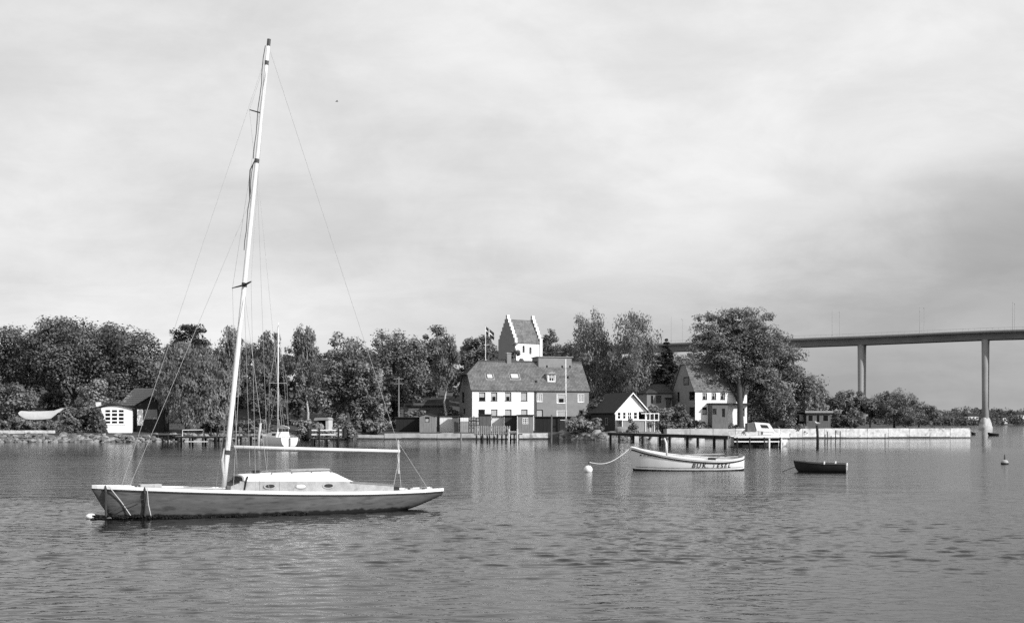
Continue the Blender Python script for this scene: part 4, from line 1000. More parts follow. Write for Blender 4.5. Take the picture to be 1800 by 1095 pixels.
iv2 = leaves('ivy', 'leaf_dark', iv, np.concatenate([C, C2]), np.full(120, 0.34), 45, 0.24, rs, 1, 0.2, kind='stuff')
# house with the slatted tile roof
fk = Frame((207 - CX) / F * 189, 189, 0, R(6)); fk.o.z = gz(fk.o.x, 189)
sh = root('tile_roof_house', 'small dark house with a slatted tile roof beside the ivy hut', 'house', fk.o, R(6))
Wk = fk.lx(252); ek = fk.lz(713, Wk / 2); rk = fk.lz(683, Wk / 2, 2.6)
gxm = 5.4
MB().box(0.3, Wk + 0.2, 0.3, gxm, 0, ek + 0.1).build('wall', 'mid_wood', sh)
MB().poly([(Wk + 0.2, 0.3, ek), (Wk + 0.2, gxm, ek), (Wk + 0.2, 2.9, rk - 0.15)]).build('gable', 'tarred_wood', sh)
ncs = 8
for i in range(ncs):
    t0, t1 = i / ncs, (i + 1) / ncs + 0.02
    y0_, y1_ = -0.1 + 2.9 * t0, -0.1 + 2.9 * t1; z0_, z1_ = ek + (rk - ek) * t0, ek + (rk - ek) * t1
    xl0, xr0 = 0.0 + 1.9 * t0, Wk + 0.3 + 1.6 * t0
    MB().prism([(xl0, y0_, z0_ + 0.10), (xr0, y0_, z0_ + 0.10), (xr0 + 0.18, y1_, z1_ + 0.02), (xl0 + 0.2, y1_, z1_ + 0.02)], (0, 0, -0.14)).build('tile_course', 'roof_tile' if False else 'grey_wood', sh)
MB().prism([(1.9, 2.85, rk), (Wk + 1.9, 2.85, rk), (Wk + 1.0, 5.7, ek), (1.0, 5.7, ek)], (0, 0, 0.1)).build('roof_back', 'dark_tile', sh)
# dark lean-to with white door and pale board on its right
fl2 = Frame((240 - CX) / F * 186, 186, 0, R(4)); fl2.o.z = gz(fl2.o.x, 186)
lt = root('lean_to', 'dark lean-to with a white door and a pale notice board', 'shed', fl2.o, R(4)); Wl = fl2.lx(288)
MB().prism([(0, 0, 0), (Wl, 0, 0), (Wl, 0, fl2.lz(716, Wl)), (Wl * 0.55, 0, fl2.lz(697, Wl / 2)), (0, 0, fl2.lz(713, 0))], (0, 4, 0)).build('wall', 'tarred_wood', lt)
MB().prism([(-0.2, -0.3, fl2.lz(713, 0)), (Wl * 0.55, -0.3, fl2.lz(696, 2)), (Wl + 0.2, -0.3, fl2.lz(716, Wl)), (Wl + 0.2, -0.3, fl2.lz(715, Wl)), (Wl * 0.55, -0.3, fl2.lz(695, 2)), (-0.2, -0.3, fl2.lz(712, 0))], (0, 4.6, 0)).build('roof', 'felt', lt)
a_ = fl2.rect(241.5, 251.5, 719.5, 747.5); dr = MB().box(a_[0], a_[1], -0.05, -0.003, a_[2], a_[3]).build('door', 'white_paint', lt)
a_ = fl2.rect(254.5, 276.5, 719.5, 736.5); MB().box(a_[0], a_[1], -0.05, -0.003, a_[2], a_[3]).build('notice_board', 'grey_wood', lt)
# tarpaulin shelter
Ytp = 184.0; ft2 = Frame((33 - CX) / F * Ytp, Ytp, 0, 0); ft2.o.z = gz(ft2.o.x, Ytp)
tp = root('tarpaulin_shelter', 'sagging pale tarpaulin stretched over poles behind the hedge', 'shelter', ft2.o); Wt_ = ft2.lx(127)
prof = [(33, 725.5), (45, 725), (60, 726), (75, 725.5), (90, 724), (103, 721), (115, 718.7), (127, 720.5)]
b = MB(); rows = []
for j in range(6):
    v = j / 5; rows.append([(ft2.lx(x), -0.2 + 2.6 * v, ft2.lz(y, 0) + 0.25 * math.sin(v * math.pi) + 0.06 * math.sin(i * 2.3 + j)) for i, (x, y) in enumerate(prof)])
hang = [(ft2.lx(x) * 0.98 + 0.15, -0.28 + 0.05 * math.sin(i * 1.7), ft2.lz(y + (11.5 if 40 < x < 95 else 4.0), 0)) for i, (x, y) in enumerate(prof)]
b.loft([hang] + rows, closed=False, cap=False); b.build('tarpaulin', 'canvas', tp, smooth=True)
for x in (0.3, 3.4, Wt_ - 1.0):
    for y in (0.05, 2.2): MB().tube([(x, y, -0.1), (x, y, ft2.lz(727.5, 0))], 0.06, 6).build('pole', 'grey_wood', tp)
a_ = ft2.rect(102, 113, 729, 756); MB().prism([(a_[0], -0.1, 0), (a_[1] - 0.2, -0.1, 0), (a_[1] + 0.25, -0.1, a_[3]), (a_[0], -0.1, a_[3])], (0, 0.1, 0)).build('end_flap', 'canvas', tp)

# ------------------------------------------------------------------ kerb, stone banks, quays
kx0, kx1 = -60, 95
Yk = 177.5; kb = root('kerb_wall', 'low white concrete kerb on top of the stone bank', 'wall', (0, 0, 0))
for i in range(6):
    a_, b_ = kx0 + (kx1 - kx0) * i / 6, kx0 + (kx1 - kx0) * (i + 1) / 6
    X0, X1 = (a_ - CX) / F * Yk, (b_ - CX) / F * Yk
    MB().box(X0 + 0.01, X1 - 0.01, Yk, Yk + 0.5, 0.9, 1.55 - 0.01 * (i % 2)).build('kerb_block', 'pale_concrete', kb)
path = MB().loft([[(x, shore(x) + d, 1.16 if d < 3.6 else 1.0) for x in np.linspace(-66, -33, 24)] for d in (1.9, 2.0, 3.5, 3.7)], closed=False, cap=False)
mat('gravel', 0.35, 0.95, 0.3, 6, 0.02, 20); path.build('path', 'gravel', kind='structure')

def rock_mesh(seed):
    rs = np.random.default_rng(seed); b = MB()
    n, k = 7, 4; ring = []
    for j in range(k + 1):
        ph = -math.pi / 2 + math.pi * j / k
        ring.append([((math.cos(ph) * math.cos(2 * math.pi * i / n) + rs.normal() * 0.12) * 0.5, (math.cos(ph) * math.sin(2 * math.pi * i / n) + rs.normal() * 0.12) * 0.45, (math.sin(ph) + rs.normal() * 0.08) * 0.38) for i in range(n)])
    b.loft(ring); me = bpy.data.meshes.new('stone'); me.from_pydata(b.v, [], b.f); me.update(); return me
ROCKS = []
for i in range(10):
    me = rock_mesh(i); me.materials.append(MATS['stone' if i % 3 else 'stone_pale']); ROCKS.append(me)
def bank(label, px0, px1, n, seed, zt=1.15, sz=(0.45, 1.1)):
    rnd = random.Random(seed); r = root('stone_bank', label, 'stone bank', (0, 0, 0))
    for i in range(n):
        px = px0 + (px1 - px0) * (i + rnd.random()) / n; t = rnd.random(); X = (px - CX) / F * 180
        for _ in range(4): X = (px - CX) / F * (shore(X) - 0.6 + 1.7 * t)
        o = bpy.data.objects.new('stone', rnd.choice(ROCKS)); col.objects.link(o); o.parent = r
        o.location = (X, shore(X) - 0.75 + 2.0 * t, -0.15 + zt * t * rnd.uniform(0.8, 1.05)); s_ = rnd.uniform(*sz); o.scale = (s_ * rnd.uniform(0.9, 1.5), s_, s_ * rnd.uniform(0.7, 1.0))
        o.rotation_euler = (rnd.uniform(-0.4, 0.4), rnd.uniform(-0.4, 0.4), rnd.uniform(0, 6.28))
    return r
bank('bank of tumbled stones under the white kerb', -50, 168, 260, 1)
bank('bank of small stones behind the left jetties', 168, 552, 290, 2, sz=(0.4, 0.95))
bank('bank of boulders below the pale round bush', 985, 1085, 90, 3, sz=(0.6, 1.6))
bank('scattered stones under the long jetty', 1085, 1178, 70, 4, sz=(0.5, 1.3))

def quay(name, label, pts, th, zt, m='pale_concrete', cap=0.0, segs=1):
    """straight wall standing in the water from pts[0] to pts[1] (world x, y), built of cast lengths"""
    r = root(name, label, 'quay', (0, 0, 0)); a, b_ = Vector((pts[0][0], pts[0][1], 0)), Vector((pts[1][0], pts[1][1], 0)); d = (b_ - a); n_ = Vector((-d.y, d.x, 0)).normalized() * th
    for i in range(segs):
        p, q = a + d * (i / segs + 0.0006), a + d * ((i + 1) / segs - 0.0006)
        k = MB(); z1 = zt + 0.02 * math.sin(i * 2.1)
        k.prism([(p.x, p.y, -1), (q.x, q.y, -1), (q.x + n_.x, q.y + n_.y, -1), (p.x + n_.x, p.y + n_.y, -1)], (0, 0, 1 + z1)); k.build('quay_block', m if not (segs == 14 and i < 3) else 'concrete', r, bevel=0.012)
        k = MB(); f_ = -n_.normalized() * 0.03
        k.prism([(p.x + f_.x, p.y + f_.y, -0.6), (q.x + f_.x, q.y + f_.y, -0.6), (q.x, q.y, -0.6), (p.x, p.y, -0.6)], (0, 0, 0.82 + 0.05 * math.sin(i * 1.3))); k.build('weed_band', 'weed_line', r)
    return r
mat('weed_line', 0.05, 0.9, 0.5, 2)
Ya, Yb = depth(771.8), depth(769.6)
quay('quay_wall', 'long pale concrete breakwater reaching out to the sound', [((1172 - CX) / F * Ya, Ya), ((1706 - CX) / F * Yb, Yb)], 1.4, 1.62, segs=14)
Ym = depth(772.3)
quay('quay_wall', 'low stone quay in front of the black tarred shed and gabled hut', [((676 - CX) / F * Ym, Ym - 0.3), ((768 - CX) / F * Ym, Ym - 0.3)], 1.5, 0.92, 'concrete', segs=3)
quay('quay_wall', 'low stone quay beside the picket railing jetty', [((768.5 - CX) / F * Ym, Ym - 0.3), ((909 - CX) / F * Ym, Ym - 0.3)], 1.5, 0.9, 'concrete', segs=4)
quay('quay_wall', 'low pale quay under the nine paned quay hut', [((909.5 - CX) / F * Ym, Ym - 0.5), ((963 - CX) / F * Ym, Ym - 0.5)], 1.5, 0.95, 'pale_concrete', segs=2)
quay('quay_wall', 'low quay running past the reeds to the tarred shed', [((600 - CX) / F * Ym, Ym - 0.6), ((675 - CX) / F * Ym, Ym - 0.4)], 1.2, 0.7, 'concrete', segs=3)

# ------------------------------------------------------------------ jetties
def jetty(name, label, a, b_, wd_, zt, nposts, m='mid_wood', edge='tarred_wood', post_h=0.0, pr=0.11, th=0.14):
    a, b_ = Vector((a[0], a[1], 0)), Vector((b_[0], b_[1], 0)); d = b_ - a; Ln = d.length; ang = math.atan2(d.y, d.x)
    r = root(name, label, 'jetty', (a.x, a.y, 0), ang)
    npl = max(6, int(Ln / 0.9)) if Ln < 40 else 36
    for i in range(npl):
        x0_, x1_ = Ln * i / npl + 0.012, Ln * (i + 1) / npl - 0.012; MB().box(x0_, x1_, -0.04, wd_ + 0.04, zt - 0.05, zt + 0.006 * math.sin(i * 3.7)).build('plank', m, r)
    for y in (0.02, wd_ - 0.14): MB().box(0, Ln, y, y + 0.12, zt - 0.05 - th, zt - 0.052).build('beam', edge, r)
    for i in range(nposts):
        x = Ln * (i + 0.3 + 0.16 * math.sin(i * 5.3 + Ln)) / nposts
        for y in (0.0, wd_):
            MB().tube([(x, y, -1.2), (x, y, zt - 0.06 if not post_h else zt + post_h)], pr, 7).build('post', edge, r)
    return r
def W(px, y, z=0): Y = depth(y, z); return ((px - CX) / F * Y, Y)
jetty('jetty', 'dark jetty along the stone bank before the ivy hut', W(168, 776.0), W(312, 776.2), 1.4, 0.98, 7)
j = jetty('jetty', 'jetty with a white seat rail and mooring posts', W(310, 783), W(392, 783), 1.3, 1.05, 4)
MB().tube([(0.4, 1.2, 1.05), (0.4, 1.2, 1.75), (2.75, 1.2, 1.78), (2.75, 1.2, 1.05)], 0.05, 6).build('seat_rail', 'white_paint', j)
for x in (3.1, 3.9, 4.6): MB().tube([(x, 0.1, 0.9), (x, 0.1, 2.0)], 0.09, 6).build('mooring_post', 'tarred_wood', j)
MB().box(1.0, 3.6, -0.35, -0.2, 0.42, 0.5).build('fender_board', 'white_paint', j)
j = jetty('jetty', 'dark jetty with high posts behind the leaning white pole', W(386, 781), W(470, 779), 1.3, 1.0, 4, post_h=0.0)
for x in (1.0, 2.6, 3.9): MB().tube([(x, 0.1, 0.9), (x, 0.1, 2.1)], 0.1, 6).build('mooring_post', 'mid_wood', j)
MB().box(0, 4.8, 0.05, 0.11, 1.5, 1.58).build('hand_rail', 'mid_wood', j)
p = W(454, 785); MB().tube([(0, 0, -1), (0.12, 0, 1.2), (0.32, 0, 2.55)], [0.15, 0.14, 0.12], 8).build('mooring_pole', 'pale_wood', None, 'leaning pale mooring pole beside the small moored sailing boat', 'pole', loc=(p[0] - 0.05, p[1], 0), smooth=True)
j = jetty('dock', 'small dock with white rails and black rubber bumpers at both ends', W(546, 783), W(603, 783), 1.2, 0.85, 3)
Ld = 57 / F * depth(783)
for z in (1.25, 1.75): MB().box(0.1, Ld - 0.1, 0.02, 0.08, z - 0.07, z + 0.07).build('rail', 'white_paint', j)
for x in (1.0, Ld - 0.5): MB().tube([(x, -0.08, -0.8), (x, -0.08, 1.9)], 0.1, 7).build('tall_post', 'tarred_wood', j)
for x in (-0.15, Ld + 0.15): MB().tube([(x, 0.1, 0.9), (x, 0.1, 1.95)], 0.25, 10).build('rubber_bumper', 'rubber', j)
# picket railing jetty
a, b_ = W(833, 775.5), W(911, 776); j = jetty('jetty', 'jetty with a white picket railing below the double house', a, b_, 1.5, 1.12, 6, m='pale_wood')
Lj = math.dist(a, b_)
for i in range(17):
    x = 0.2 + (Lj * 0.78) * i / 16; MB().box(x - 0.07, x + 0.07, -0.09, -0.045, 0.75, 2.15).build('picket', 'pale_wood', j)
MB().box(0.1, Lj * 0.8, -0.043, 0.0, 1.85, 1.97).build('rail', 'pale_wood', j)
for x in (Lj * 0.8, Lj * 0.99): MB().box(x - 0.07, x + 0.07, -0.2, -0.06, -1, 1.75).build('white_post', 'white_paint', j)
MB().box(Lj * 0.8, Lj * 0.99, -0.18, -0.1, 1.3, 1.42).build('white_rail', 'white_paint', j)
p = W(810.5, 775); MB().tube([(0, 0, -1), (0, 0, 1.1)], 0.11, 7).build('mooring_post', 'grey_wood', None, 'short grey post standing in the water before the white banded gate', 'post', loc=(p[0], p[1], 0))
p = W(969, 778); MB().tube([(0, 0, -1), (0.05, 0, 3.6)], [0.12, 0.1], 7).build('mooring_post', 'mid_wood', None, 'tall dark post standing in the water before the wide open shed', 'post', loc=(p[0], p[1], 0))
p = W(982, 779); MB().tube([(0, 0, -1), (0, 0, 1.15)], 0.1, 7).build('mooring_post', 'tarred_wood', None, 'short black post in the water near the boulders', 'post', loc=(p[0], p[1], 0))
# long jetty on the right with its wide head
j = jetty('long_jetty', 'long dark jetty running out from the cottage shore', W(1068, 774.5), W(1292, 785.5), 1.3, 1.18, 5, edge='tarred_wood', pr=0.17, th=0.34)
j2 = jetty('wide_jetty', 'wide white edged jetty head beside the white cabin cruiser', W(1290, 786.2), W(1387, 786.2), 3.2, 1.12, 4, m='pale_wood', edge='tarred_wood', pr=0.13, th=0.22)
Lh = 97 / F * depth(786.2)
MB().box(0.02, Lh - 0.15, -0.1, -0.045, 0.55, 0.68).build('lower_rail', 'white_paint', j2); MB().box(0.02, Lh + 0.05, -0.09, -0.045, 1.0, 1.12).build('white_edge', 'white_paint', j2)
MB().box(0.1, Lh * 0.60, 0.6, 0.66, -0.3, 0.85).build('back_boards', 'tarred_wood', j2); MB().box(Lh * 0.69, Lh * 0.83, 0.6, 0.66, -0.3, 0.85).build('back_boards', 'tarred_wood', j2)
for x in (Lh * 0.64, Lh * 0.86): MB().box(x - 0.07, x + 0.07, -0.2, -0.101, -0.9, 0.95).build('white_post', 'white_paint', j2)
for i, px in enumerate((1118, 1150, 1187, 1225)):
    Yq = depth(775.5 + i * 0.8); X = (px - CX) / F * Yq; s_ = (1.0, 1.1, 2.4, 2.2)[i]
    MB().prism([(-s_ * 0.5, 0, -0.4), (s_ * 0.62, 0, -0.4), (s_ * 0.62, 0, 0.72), (s_ * 0.05, 0, 0.72)], (0, 1.2, 0)).build('concrete_block', 'pale_concrete', None, 'sloping concrete block, %s along the inner side of the long jetty' % ('first from the cottage', 'second from the cottage', 'third from the cottage', 'last before the jetty head')[i], 'block', loc=(X, Yq + 2.5, 0), bevel=0.04)
# dark post with a gull, stakes
p = W(1437, 786); pl = MB().tube([(0, 0, -1), (0.02, 0, 1.0), (-0.05, 0, 2.35)], [0.17, 0.14, 0.13], 8).build('mooring_post', 'tarred_wood', None, 'tall black mooring post with a gull on top', 'post', loc=(p[0], p[1], 0), smooth=True)
gu = root('gull', 'white gull standing on the tall black mooring post', 'bird', (p[0] - 0.05, p[1], 2.35), R(150))
b = MB(); b.tube([(-0.27, 0, 0.16), (-0.16, 0, 0.17), (0, 0, 0.19), (0.12, 0, 0.25), (0.17, 0, 0.33), (0.22, 0, 0.36), (0.27, 0, 0.345)], [0.015, 0.06, 0.10, 0.075, 0.05, 0.048, 0.012], 10); b.build('body', 'white_paint', gu, smooth=True)
b = MB(); b.tube([(-0.34, 0, 0.17), (-0.1, 0, 0.235), (0.08, 0, 0.25)], [0.02, 0.075, 0.04], 8); b.build('wings', 'gull_grey', gu, smooth=True)
MB().tube([(0.26, 0, 0.345), (0.33, 0, 0.325)], [0.014, 0.004], 5).build('beak', 'metal', gu)
for y in (-0.03, 0.03): MB().tube([(0, y, 0), (0, y, 0.13)], 0.008, 5).build('leg', 'metal', gu)
for i, (px, yb_, h_) in enumerate(((1450, 779, 1.1), (1454, 780, 1.5), (1460.5, 780, 1.0), (1468.5, 780.5, 1.7), (1476.5, 780.5, 1.6), (1555.5, 774.5, 1.0))):
    p = W(px, yb_); MB().tube([(0, 0, -1), (0.03, 0, h_)], 0.055, 6).build('stake', 'tarred_wood', None, ('thin black stake in the water before the breakwater, near the gull post', 'lone thin stake in the water farther along the breakwater')[i == 5], 'stake', 'stakes before the breakwater' if i < 5 else None, loc=(p[0], p[1], 0))
# utility pole, white shelter, upturned boats
pu = P(701, 735, 214); up = root('utility_pole', 'grey utility pole with two cross arms by the reeds', 'pole', (pu.x, 214, gz(pu.x, 214) - 0.2))
hu = P(701, 662, 214).z - up.location.z; MB().tube([(0, 0, 0), (0, 0, hu)], [0.13, 0.09], 7).build('pole', 'grey_wood', up)
for z in (hu - 0.4, hu - 1.2): MB().box(-0.8, 0.8, -0.06, 0.06, z, z + 0.12).build('cross_arm', 'grey_wood', up)
fs = Frame((552 - CX) / F * 196, 196, 0, R(-12)); fs.o.z = gz(fs.o.x, 196) - 0.05; ws = root('white_shelter', 'small white shelter with a curved roof among the reeds', 'shelter', fs.o, R(-12)); Wz = fs.lx(578)
MB().prism([(0, -0.1, fs.lz(737, 1)), (0.2, -0.1, fs.lz(734, 1)), (Wz - 0.2, -0.1, fs.lz(733.5, 1)), (Wz, -0.1, fs.lz(736, 1)), (Wz, -0.1, fs.lz(738, 1)), (0, -0.1, fs.lz(739, 1))], (0, 2.0, 0)).build('roof', 'felt_grey', ws)
MB().box(Wz - 0.5, Wz - 0.05, 0, 1.8, 1.0, fs.lz(738.1, 1)).build('white_wall', 'canvas', ws); MB().box(0.1, Wz - 0.51, 0.9, 1.8, 0, fs.lz(738.4, 1)).build('dark_wall', 'tarred_wood', ws)

# ------------------------------------------------------------------ bridge
BP0, BD = Vector((169.0, 467.0, 0)), Vector((-39.3, 18.0, 0)); BN = Vector((-0.416, -0.909, 0))   # BN points to the camera side
def bz(t): return float(np.interp(t, [-6, -2, -0.5, 0, 1, 2.65, 4, 7], [30.2, 31.6, 31.9, 31.9, 31.15, 30.4, 29.5, 26.5]))
def bpt(t, off, z): return BP0 + BD * t + BN * off + Vector((0, 0, bz(t) + z))
br = root('bridge', 'high concrete road bridge on slender twin piers across the sound', 'bridge')
ts = np.linspace(-4, 6.6, 44)
def bloft(name, sect, m):
    b = MB(); b.loft([[bpt(t, o, z) for o, z in sect] for t in ts]); return b.build(name, m, br)
bloft('girder', [(3.6, 0.0), (4.2, 2.1), (-4.2, 2.1), (-3.6, 0.0)], 'bridge_steel')
bloft('deck_slab', [(4.3, 2.1), (6.0, 2.35), (6.0, 2.62), (-6.0, 2.62), (-6.0, 2.35), (-4.3, 2.1)], 'bridge_concrete')
for sg, nm in ((1, 'edge_beam'), (-1, 'edge_beam')): bloft(nm, [(sg * 5.7, 2.63), (sg * 6.15, 2.63), (sg * 6.15, 3.0), (sg * 5.7, 3.0)], 'bridge_steel')
for sg in (1, -1):
    rl = bloft('railing', [(sg * 5.93, 3.9), (sg * 6.0, 3.9), (sg * 6.0, 3.98), (sg * 5.93, 3.98)], 'metal')
    b = MB()
    for t in np.linspace(-4, 6.6, 230):
        p = bpt(t, sg * 5.96, 2.95); b.tube([p, p + Vector((0, 0, 0.98))], 0.035, 4)
    b.build('railing_posts', 'metal', rl, kind='stuff')
ba = math.atan2(BD.y, BD.x)
for k in (-1, 0, 1, 2, 3, 4, 5):
    for off in (2.6, -2.6):
        p = BP0 + BD * k + BN * off; zt = bz(k) - 0.003; zb_ = -2.0 if k <= 0 else gz(min(p.x, 138), p.y) - 1
        b = MB(); b.loft([[(p.x + 1.12 * q * math.cos(2 * math.pi * i / 20), p.y + 1.12 * q * math.sin(2 * math.pi * i / 20), z) for i in range(20)] for z, q in ((zb_, 0.85), (zt * 0.5, 0.92), (zt - 1.2, 1.0), (zt, 1.08))]); b.build('pier_column', 'bridge_concrete', br, smooth=True)
    if k <= 0:
        p = BP0 + BD * k; b = MB()
        b.loft([[(p.x + (a_ * math.cos(2 * math.pi * i / 24)) * BN.x * -1 + (c_ * math.sin(2 * math.pi * i / 24)) * BN.y, p.y + (a_ * math.cos(2 * math.pi * i / 24)) * -BN.y - (c_ * math.sin(2 * math.pi * i / 24)) * BN.x, z) for i in range(24)] for z, a_, c_ in ((-2, 5.2, 2.4), (1.0, 5.2, 2.4), (1.3, 5.0, 2.2), (2.4, 4.7, 2.0), (3.5, 4.2, 1.6), (4.3, 3.7, 1.2))]); b.build('pier_base', 'concrete', br, smooth=True)
def solve_t(px, off):
    k = (px - CX) / F; a = BP0 + BN * off; return (k * a.y - a.x) / (BD.x - k * BD.y)
for i, (pxn, pxf) in enumerate(((1180, 1200), (1463, 1476), (1616.5, 1624.5), (1780, 1783.5))):
    for off, px, nm in ((5.9, pxn, 'near'), (-5.9, pxf, 'far')):
        t = solve_t(px, off); p = bpt(t, off, 3.003); sg = -1 if off > 0 else 1
        r = root('lamp_post', 'thin lamp post on the %s bridge edge, %s' % ('open' if nm == 'near' else 'farther', ('above the fir', 'over the quay pavilion', 'between the two piers in view', 'just past the water pier')[i]), 'lamp post', p)
        MB().tube([(0, 0, -0.003), (0, 0, 9.6), tuple(BN * sg * 0.4 + Vector((0, 0, 10.0)))], [0.10, 0.06, 0.05], 6).build('pole', 'metal', r)
        q = BN * sg; MB().tube([tuple(q * 0.35 + Vector((0, 0, 10.0))), tuple(q * 1.3 + Vector((0, 0, 10.1)))], [0.1, 0.14], 6).build('lamp_head', 'metal', r)

# ------------------------------------------------------------------ across the sound
mat('far_white', 0.7, 0.9, 0.1, 0.2)
def far_house(px0, px1, yt, yb_, Y, label, roofm='dark_tile'):
    f = Frame((px0 - CX) / F * Y, Y, 0, R(8)); f.o.z = H - (yb_ - HZ) / F * Y; r = root('far_house', label, 'house', f.o, R(8)); W_ = f.lx(px1); zt = f.lz(yt, 0); ze = zt * 0.62
    n_ = max(2, int(W_ / 3)); ops = [(W_ * (i + 0.3) / n_, W_ * (i + 0.72) / n_, ze * 0.4, ze * 0.75) for i in range(n_)]
    b = MB(); wall_open(b, 0, W_, -3, ze, ops, 0.3); b.box(0, 0.3, 0.301, 8, -3, ze - 0.02); b.box(W_ - 0.3, W_, 0.301, 8, -3, ze - 0.02); b.build('wall', 'far_white', r)
    for o in ops: MB().box(o[0] + 0.01, o[1] - 0.01, 0.12, 0.16, o[2] + 0.01, o[3] - 0.01).build('window', 'rubber', r)
    MB().prism([(-0.5, -0.5, ze), (-0.5, 8.5, ze), (-0.5, 4, zt)], (W_ + 1, 0, 0)).build('roof', roofm, r)
far_house(1702.5, 1720, 727, 738.5, 1185, 'far white house across the sound, left of the water pier')
far_house(1763, 1771, 731, 738.5, 1190, 'small far white house half hidden in trees across the sound')
far_house(1788, 1806, 725, 735.5, 1215, 'far white house on the rise across the sound at the end of the wood')
b = MB(); b.box(0, 22, 0, 2.0, 0.55, 0.9)
fj = root('far_jetty', 'low far jetty running out from the wooded point', 'jetty', ((1640 - CX) / F * 560, 560, 0), R(4)); b.build('deck', 'mid_wood', fj)
for i in range(6): MB().tube([(1 + i * 4, 1, -1), (1 + i * 4, 1, 0.6)], 0.2, 6).build('post', 'tarred_wood', fj)

# ------------------------------------------------------------------ hulls
class Hull:
    def __init__(s, st, p=0.75, q=1.0, n=10): s.st = st; s.p = p; s.q = q; s.n = n; s.xs = [t[0] for t in st]
    def at(s, x):
        X = s.xs; n = len(X); i = min(max(int(np.searchsorted(X, x)) - 1, 0), n - 2); h = X[i + 1] - X[i]; t = min(1.0, max(0.0, (x - X[i]) / h)); out_ = []
        for k in (1, 2, 3):
            V = [q[k] for q in s.st]
            def m(j):
                if j == 0: return (V[1] - V[0]) / (X[1] - X[0])
                if j == n - 1: return (V[-1] - V[-2]) / (X[-1] - X[-2])
                a, b = (V[j] - V[j - 1]) / (X[j] - X[j - 1]), (V[j + 1] - V[j]) / (X[j + 1] - X[j])
                return 0.0 if a * b <= 0 else 2 * a * b / (a + b)
            out_.append((2 * t**3 - 3 * t**2 + 1) * V[i] + (t**3 - 2 * t**2 + t) * h * m(i) + (-2 * t**3 + 3 * t**2) * V[i + 1] + (t**3 - t**2) * h * m(i + 1))
        return out_
    def ring(s, x, inset=0.0, lift=0.0):
        zs, zk, hb = s.at(x); hb = max(0.004, hb - inset); zk += lift; out_ = []
        for i in range(-s.n, s.n + 1):
            u = abs(i) / s.n * math.pi / 2
            out_.append(Vector((x, math.copysign(hb * math.sin(u) ** s.p, i) if i else 0.0, zs - (zs - zk) * math.cos(u) ** s.q)))
        return out_
    def side(s, x, z):
        zs, zk, hb = s.at(x); c = min(1, max(0, (zs - z) / (zs - zk))); u = math.acos(c ** (1 / s.q)); return hb * math.sin(u) ** s.p
    def shell(s, xs, **k):
        b = MB(); rg = [s.ring(x, **k) for x in xs]; b.loft(rg, closed=False, cap=False); return b, rg
def hull_mat(name, val, foul=0.03, z=0.12, var=0.12, wear=0.0):
    m = mat(name, val, 0.6, var, 2.5, spec=0.2, stain=(4.0, 0.55, 0.62) if wear else None, stretch=(0.45, 1, 2.4) if wear else (1, 1, 1), bump=0.004 if wear else 0.0, bscale=6); t = m.node_tree; b = t.nodes['Principled BSDF']
    src = b.inputs['Base Color'].links[0].from_socket
    tcn = t.nodes.new('ShaderNodeTexCoord'); sp = t.nodes.new('ShaderNodeSeparateXYZ'); t.links.new(tcn.outputs['Object'], sp.inputs[0])
    no = t.nodes.new('ShaderNodeTexNoise'); no.inputs['Scale'].default_value = 5; no.inputs['Detail'].default_value = 5; t.links.new(tcn.outputs['Object'], no.inputs['Vector'])
    ad = t.nodes.new('ShaderNodeMath'); ad.operation = 'MULTIPLY_ADD'; ad.inputs[1].default_value = 0.16 if wear else 0.03; t.links.new(no.outputs[0], ad.inputs[0]); t.links.new(sp.outputs[2], ad.inputs[2])
    mr = t.nodes.new('ShaderNodeMapRange'); mr.inputs[1].default_value = z + (0.08 if wear else 0.01); mr.inputs[2].default_value = z + (0.13 if wear else 0.03); t.links.new(ad.outputs[0], mr.inputs[0])
    mx = t.nodes.new('ShaderNodeMix'); mx.data_type = 'RGBA'; t.links.new(mr.outputs[0], mx.inputs[0]); mx.inputs[6].default_value = (foul, foul, foul, 1); t.links.new(src, mx.inputs[7])
    t.links.new(mx.outputs[2], b.inputs['Base Color'])
hull_mat('yacht_hull', 0.105, 0.02, 0.07, 0.4, 1.0); hull_mat('launch_hull', 0.80, 0.015, 0.11, 0.03); hull_mat('dinghy_hull', 0.02, 0.012, 0.05, 0.3); hull_mat('white_hull', 0.8, 0.05, 0.05, 0.03)
mat('deck_paint', 0.42, 0.7, 0.25, 3); mat('varnish', 0.18, 0.4, 0.3, 5, stretch=(0.3, 1, 1)); mat('weathered_white', 0.36, 0.75, 0.3, 3.5, stain=(5, 0.6, 0.75)); mat('dull_alloy', 0.72, 0.5, 0.1, 2); mat('plexi', 0.04, 0.2, spec=0.4); mat('smoked', 0.055, 0.75, spec=0.1)

# the moored yacht: local x from stem to stern, -y is the side towards the camera
ya = R(26.8)
yt = root('sailing_yacht', 'long low sailing yacht with a grey hull, raked mast and bare boom', 'sailing yacht', (-11.5, 35.8, 0), ya); yt.scale = (0.989, 1, 1)
fy = Frame(-11.5, 35.8, 0, ya)
st = [(0, 0.87, 0.80, 0.03), (0.12, 0.865, 0.6, 0.12), (0.3, 0.855, 0.3, 0.22), (0.6, 0.84, -0.05, 0.37), (1.2, 0.81, -0.2, 0.58), (2.2, 0.76, -0.35, 0.82), (3.5, 0.70, -0.45, 1.0), (5, 0.635, -0.5, 1.07), (6.5, 0.585, -0.48, 1.03), (8, 0.555, -0.35, 0.88), (9, 0.55, -0.10, 0.73), (9.7, 0.555, 0.10, 0.6), (10.42, 0.575, 0.37, 0.44)]
hu = Hull(st, 0.62, 1.0)
xs_ = sorted(set(list(np.linspace(0, 10.42, 46)) + [t[0] for t in st]))
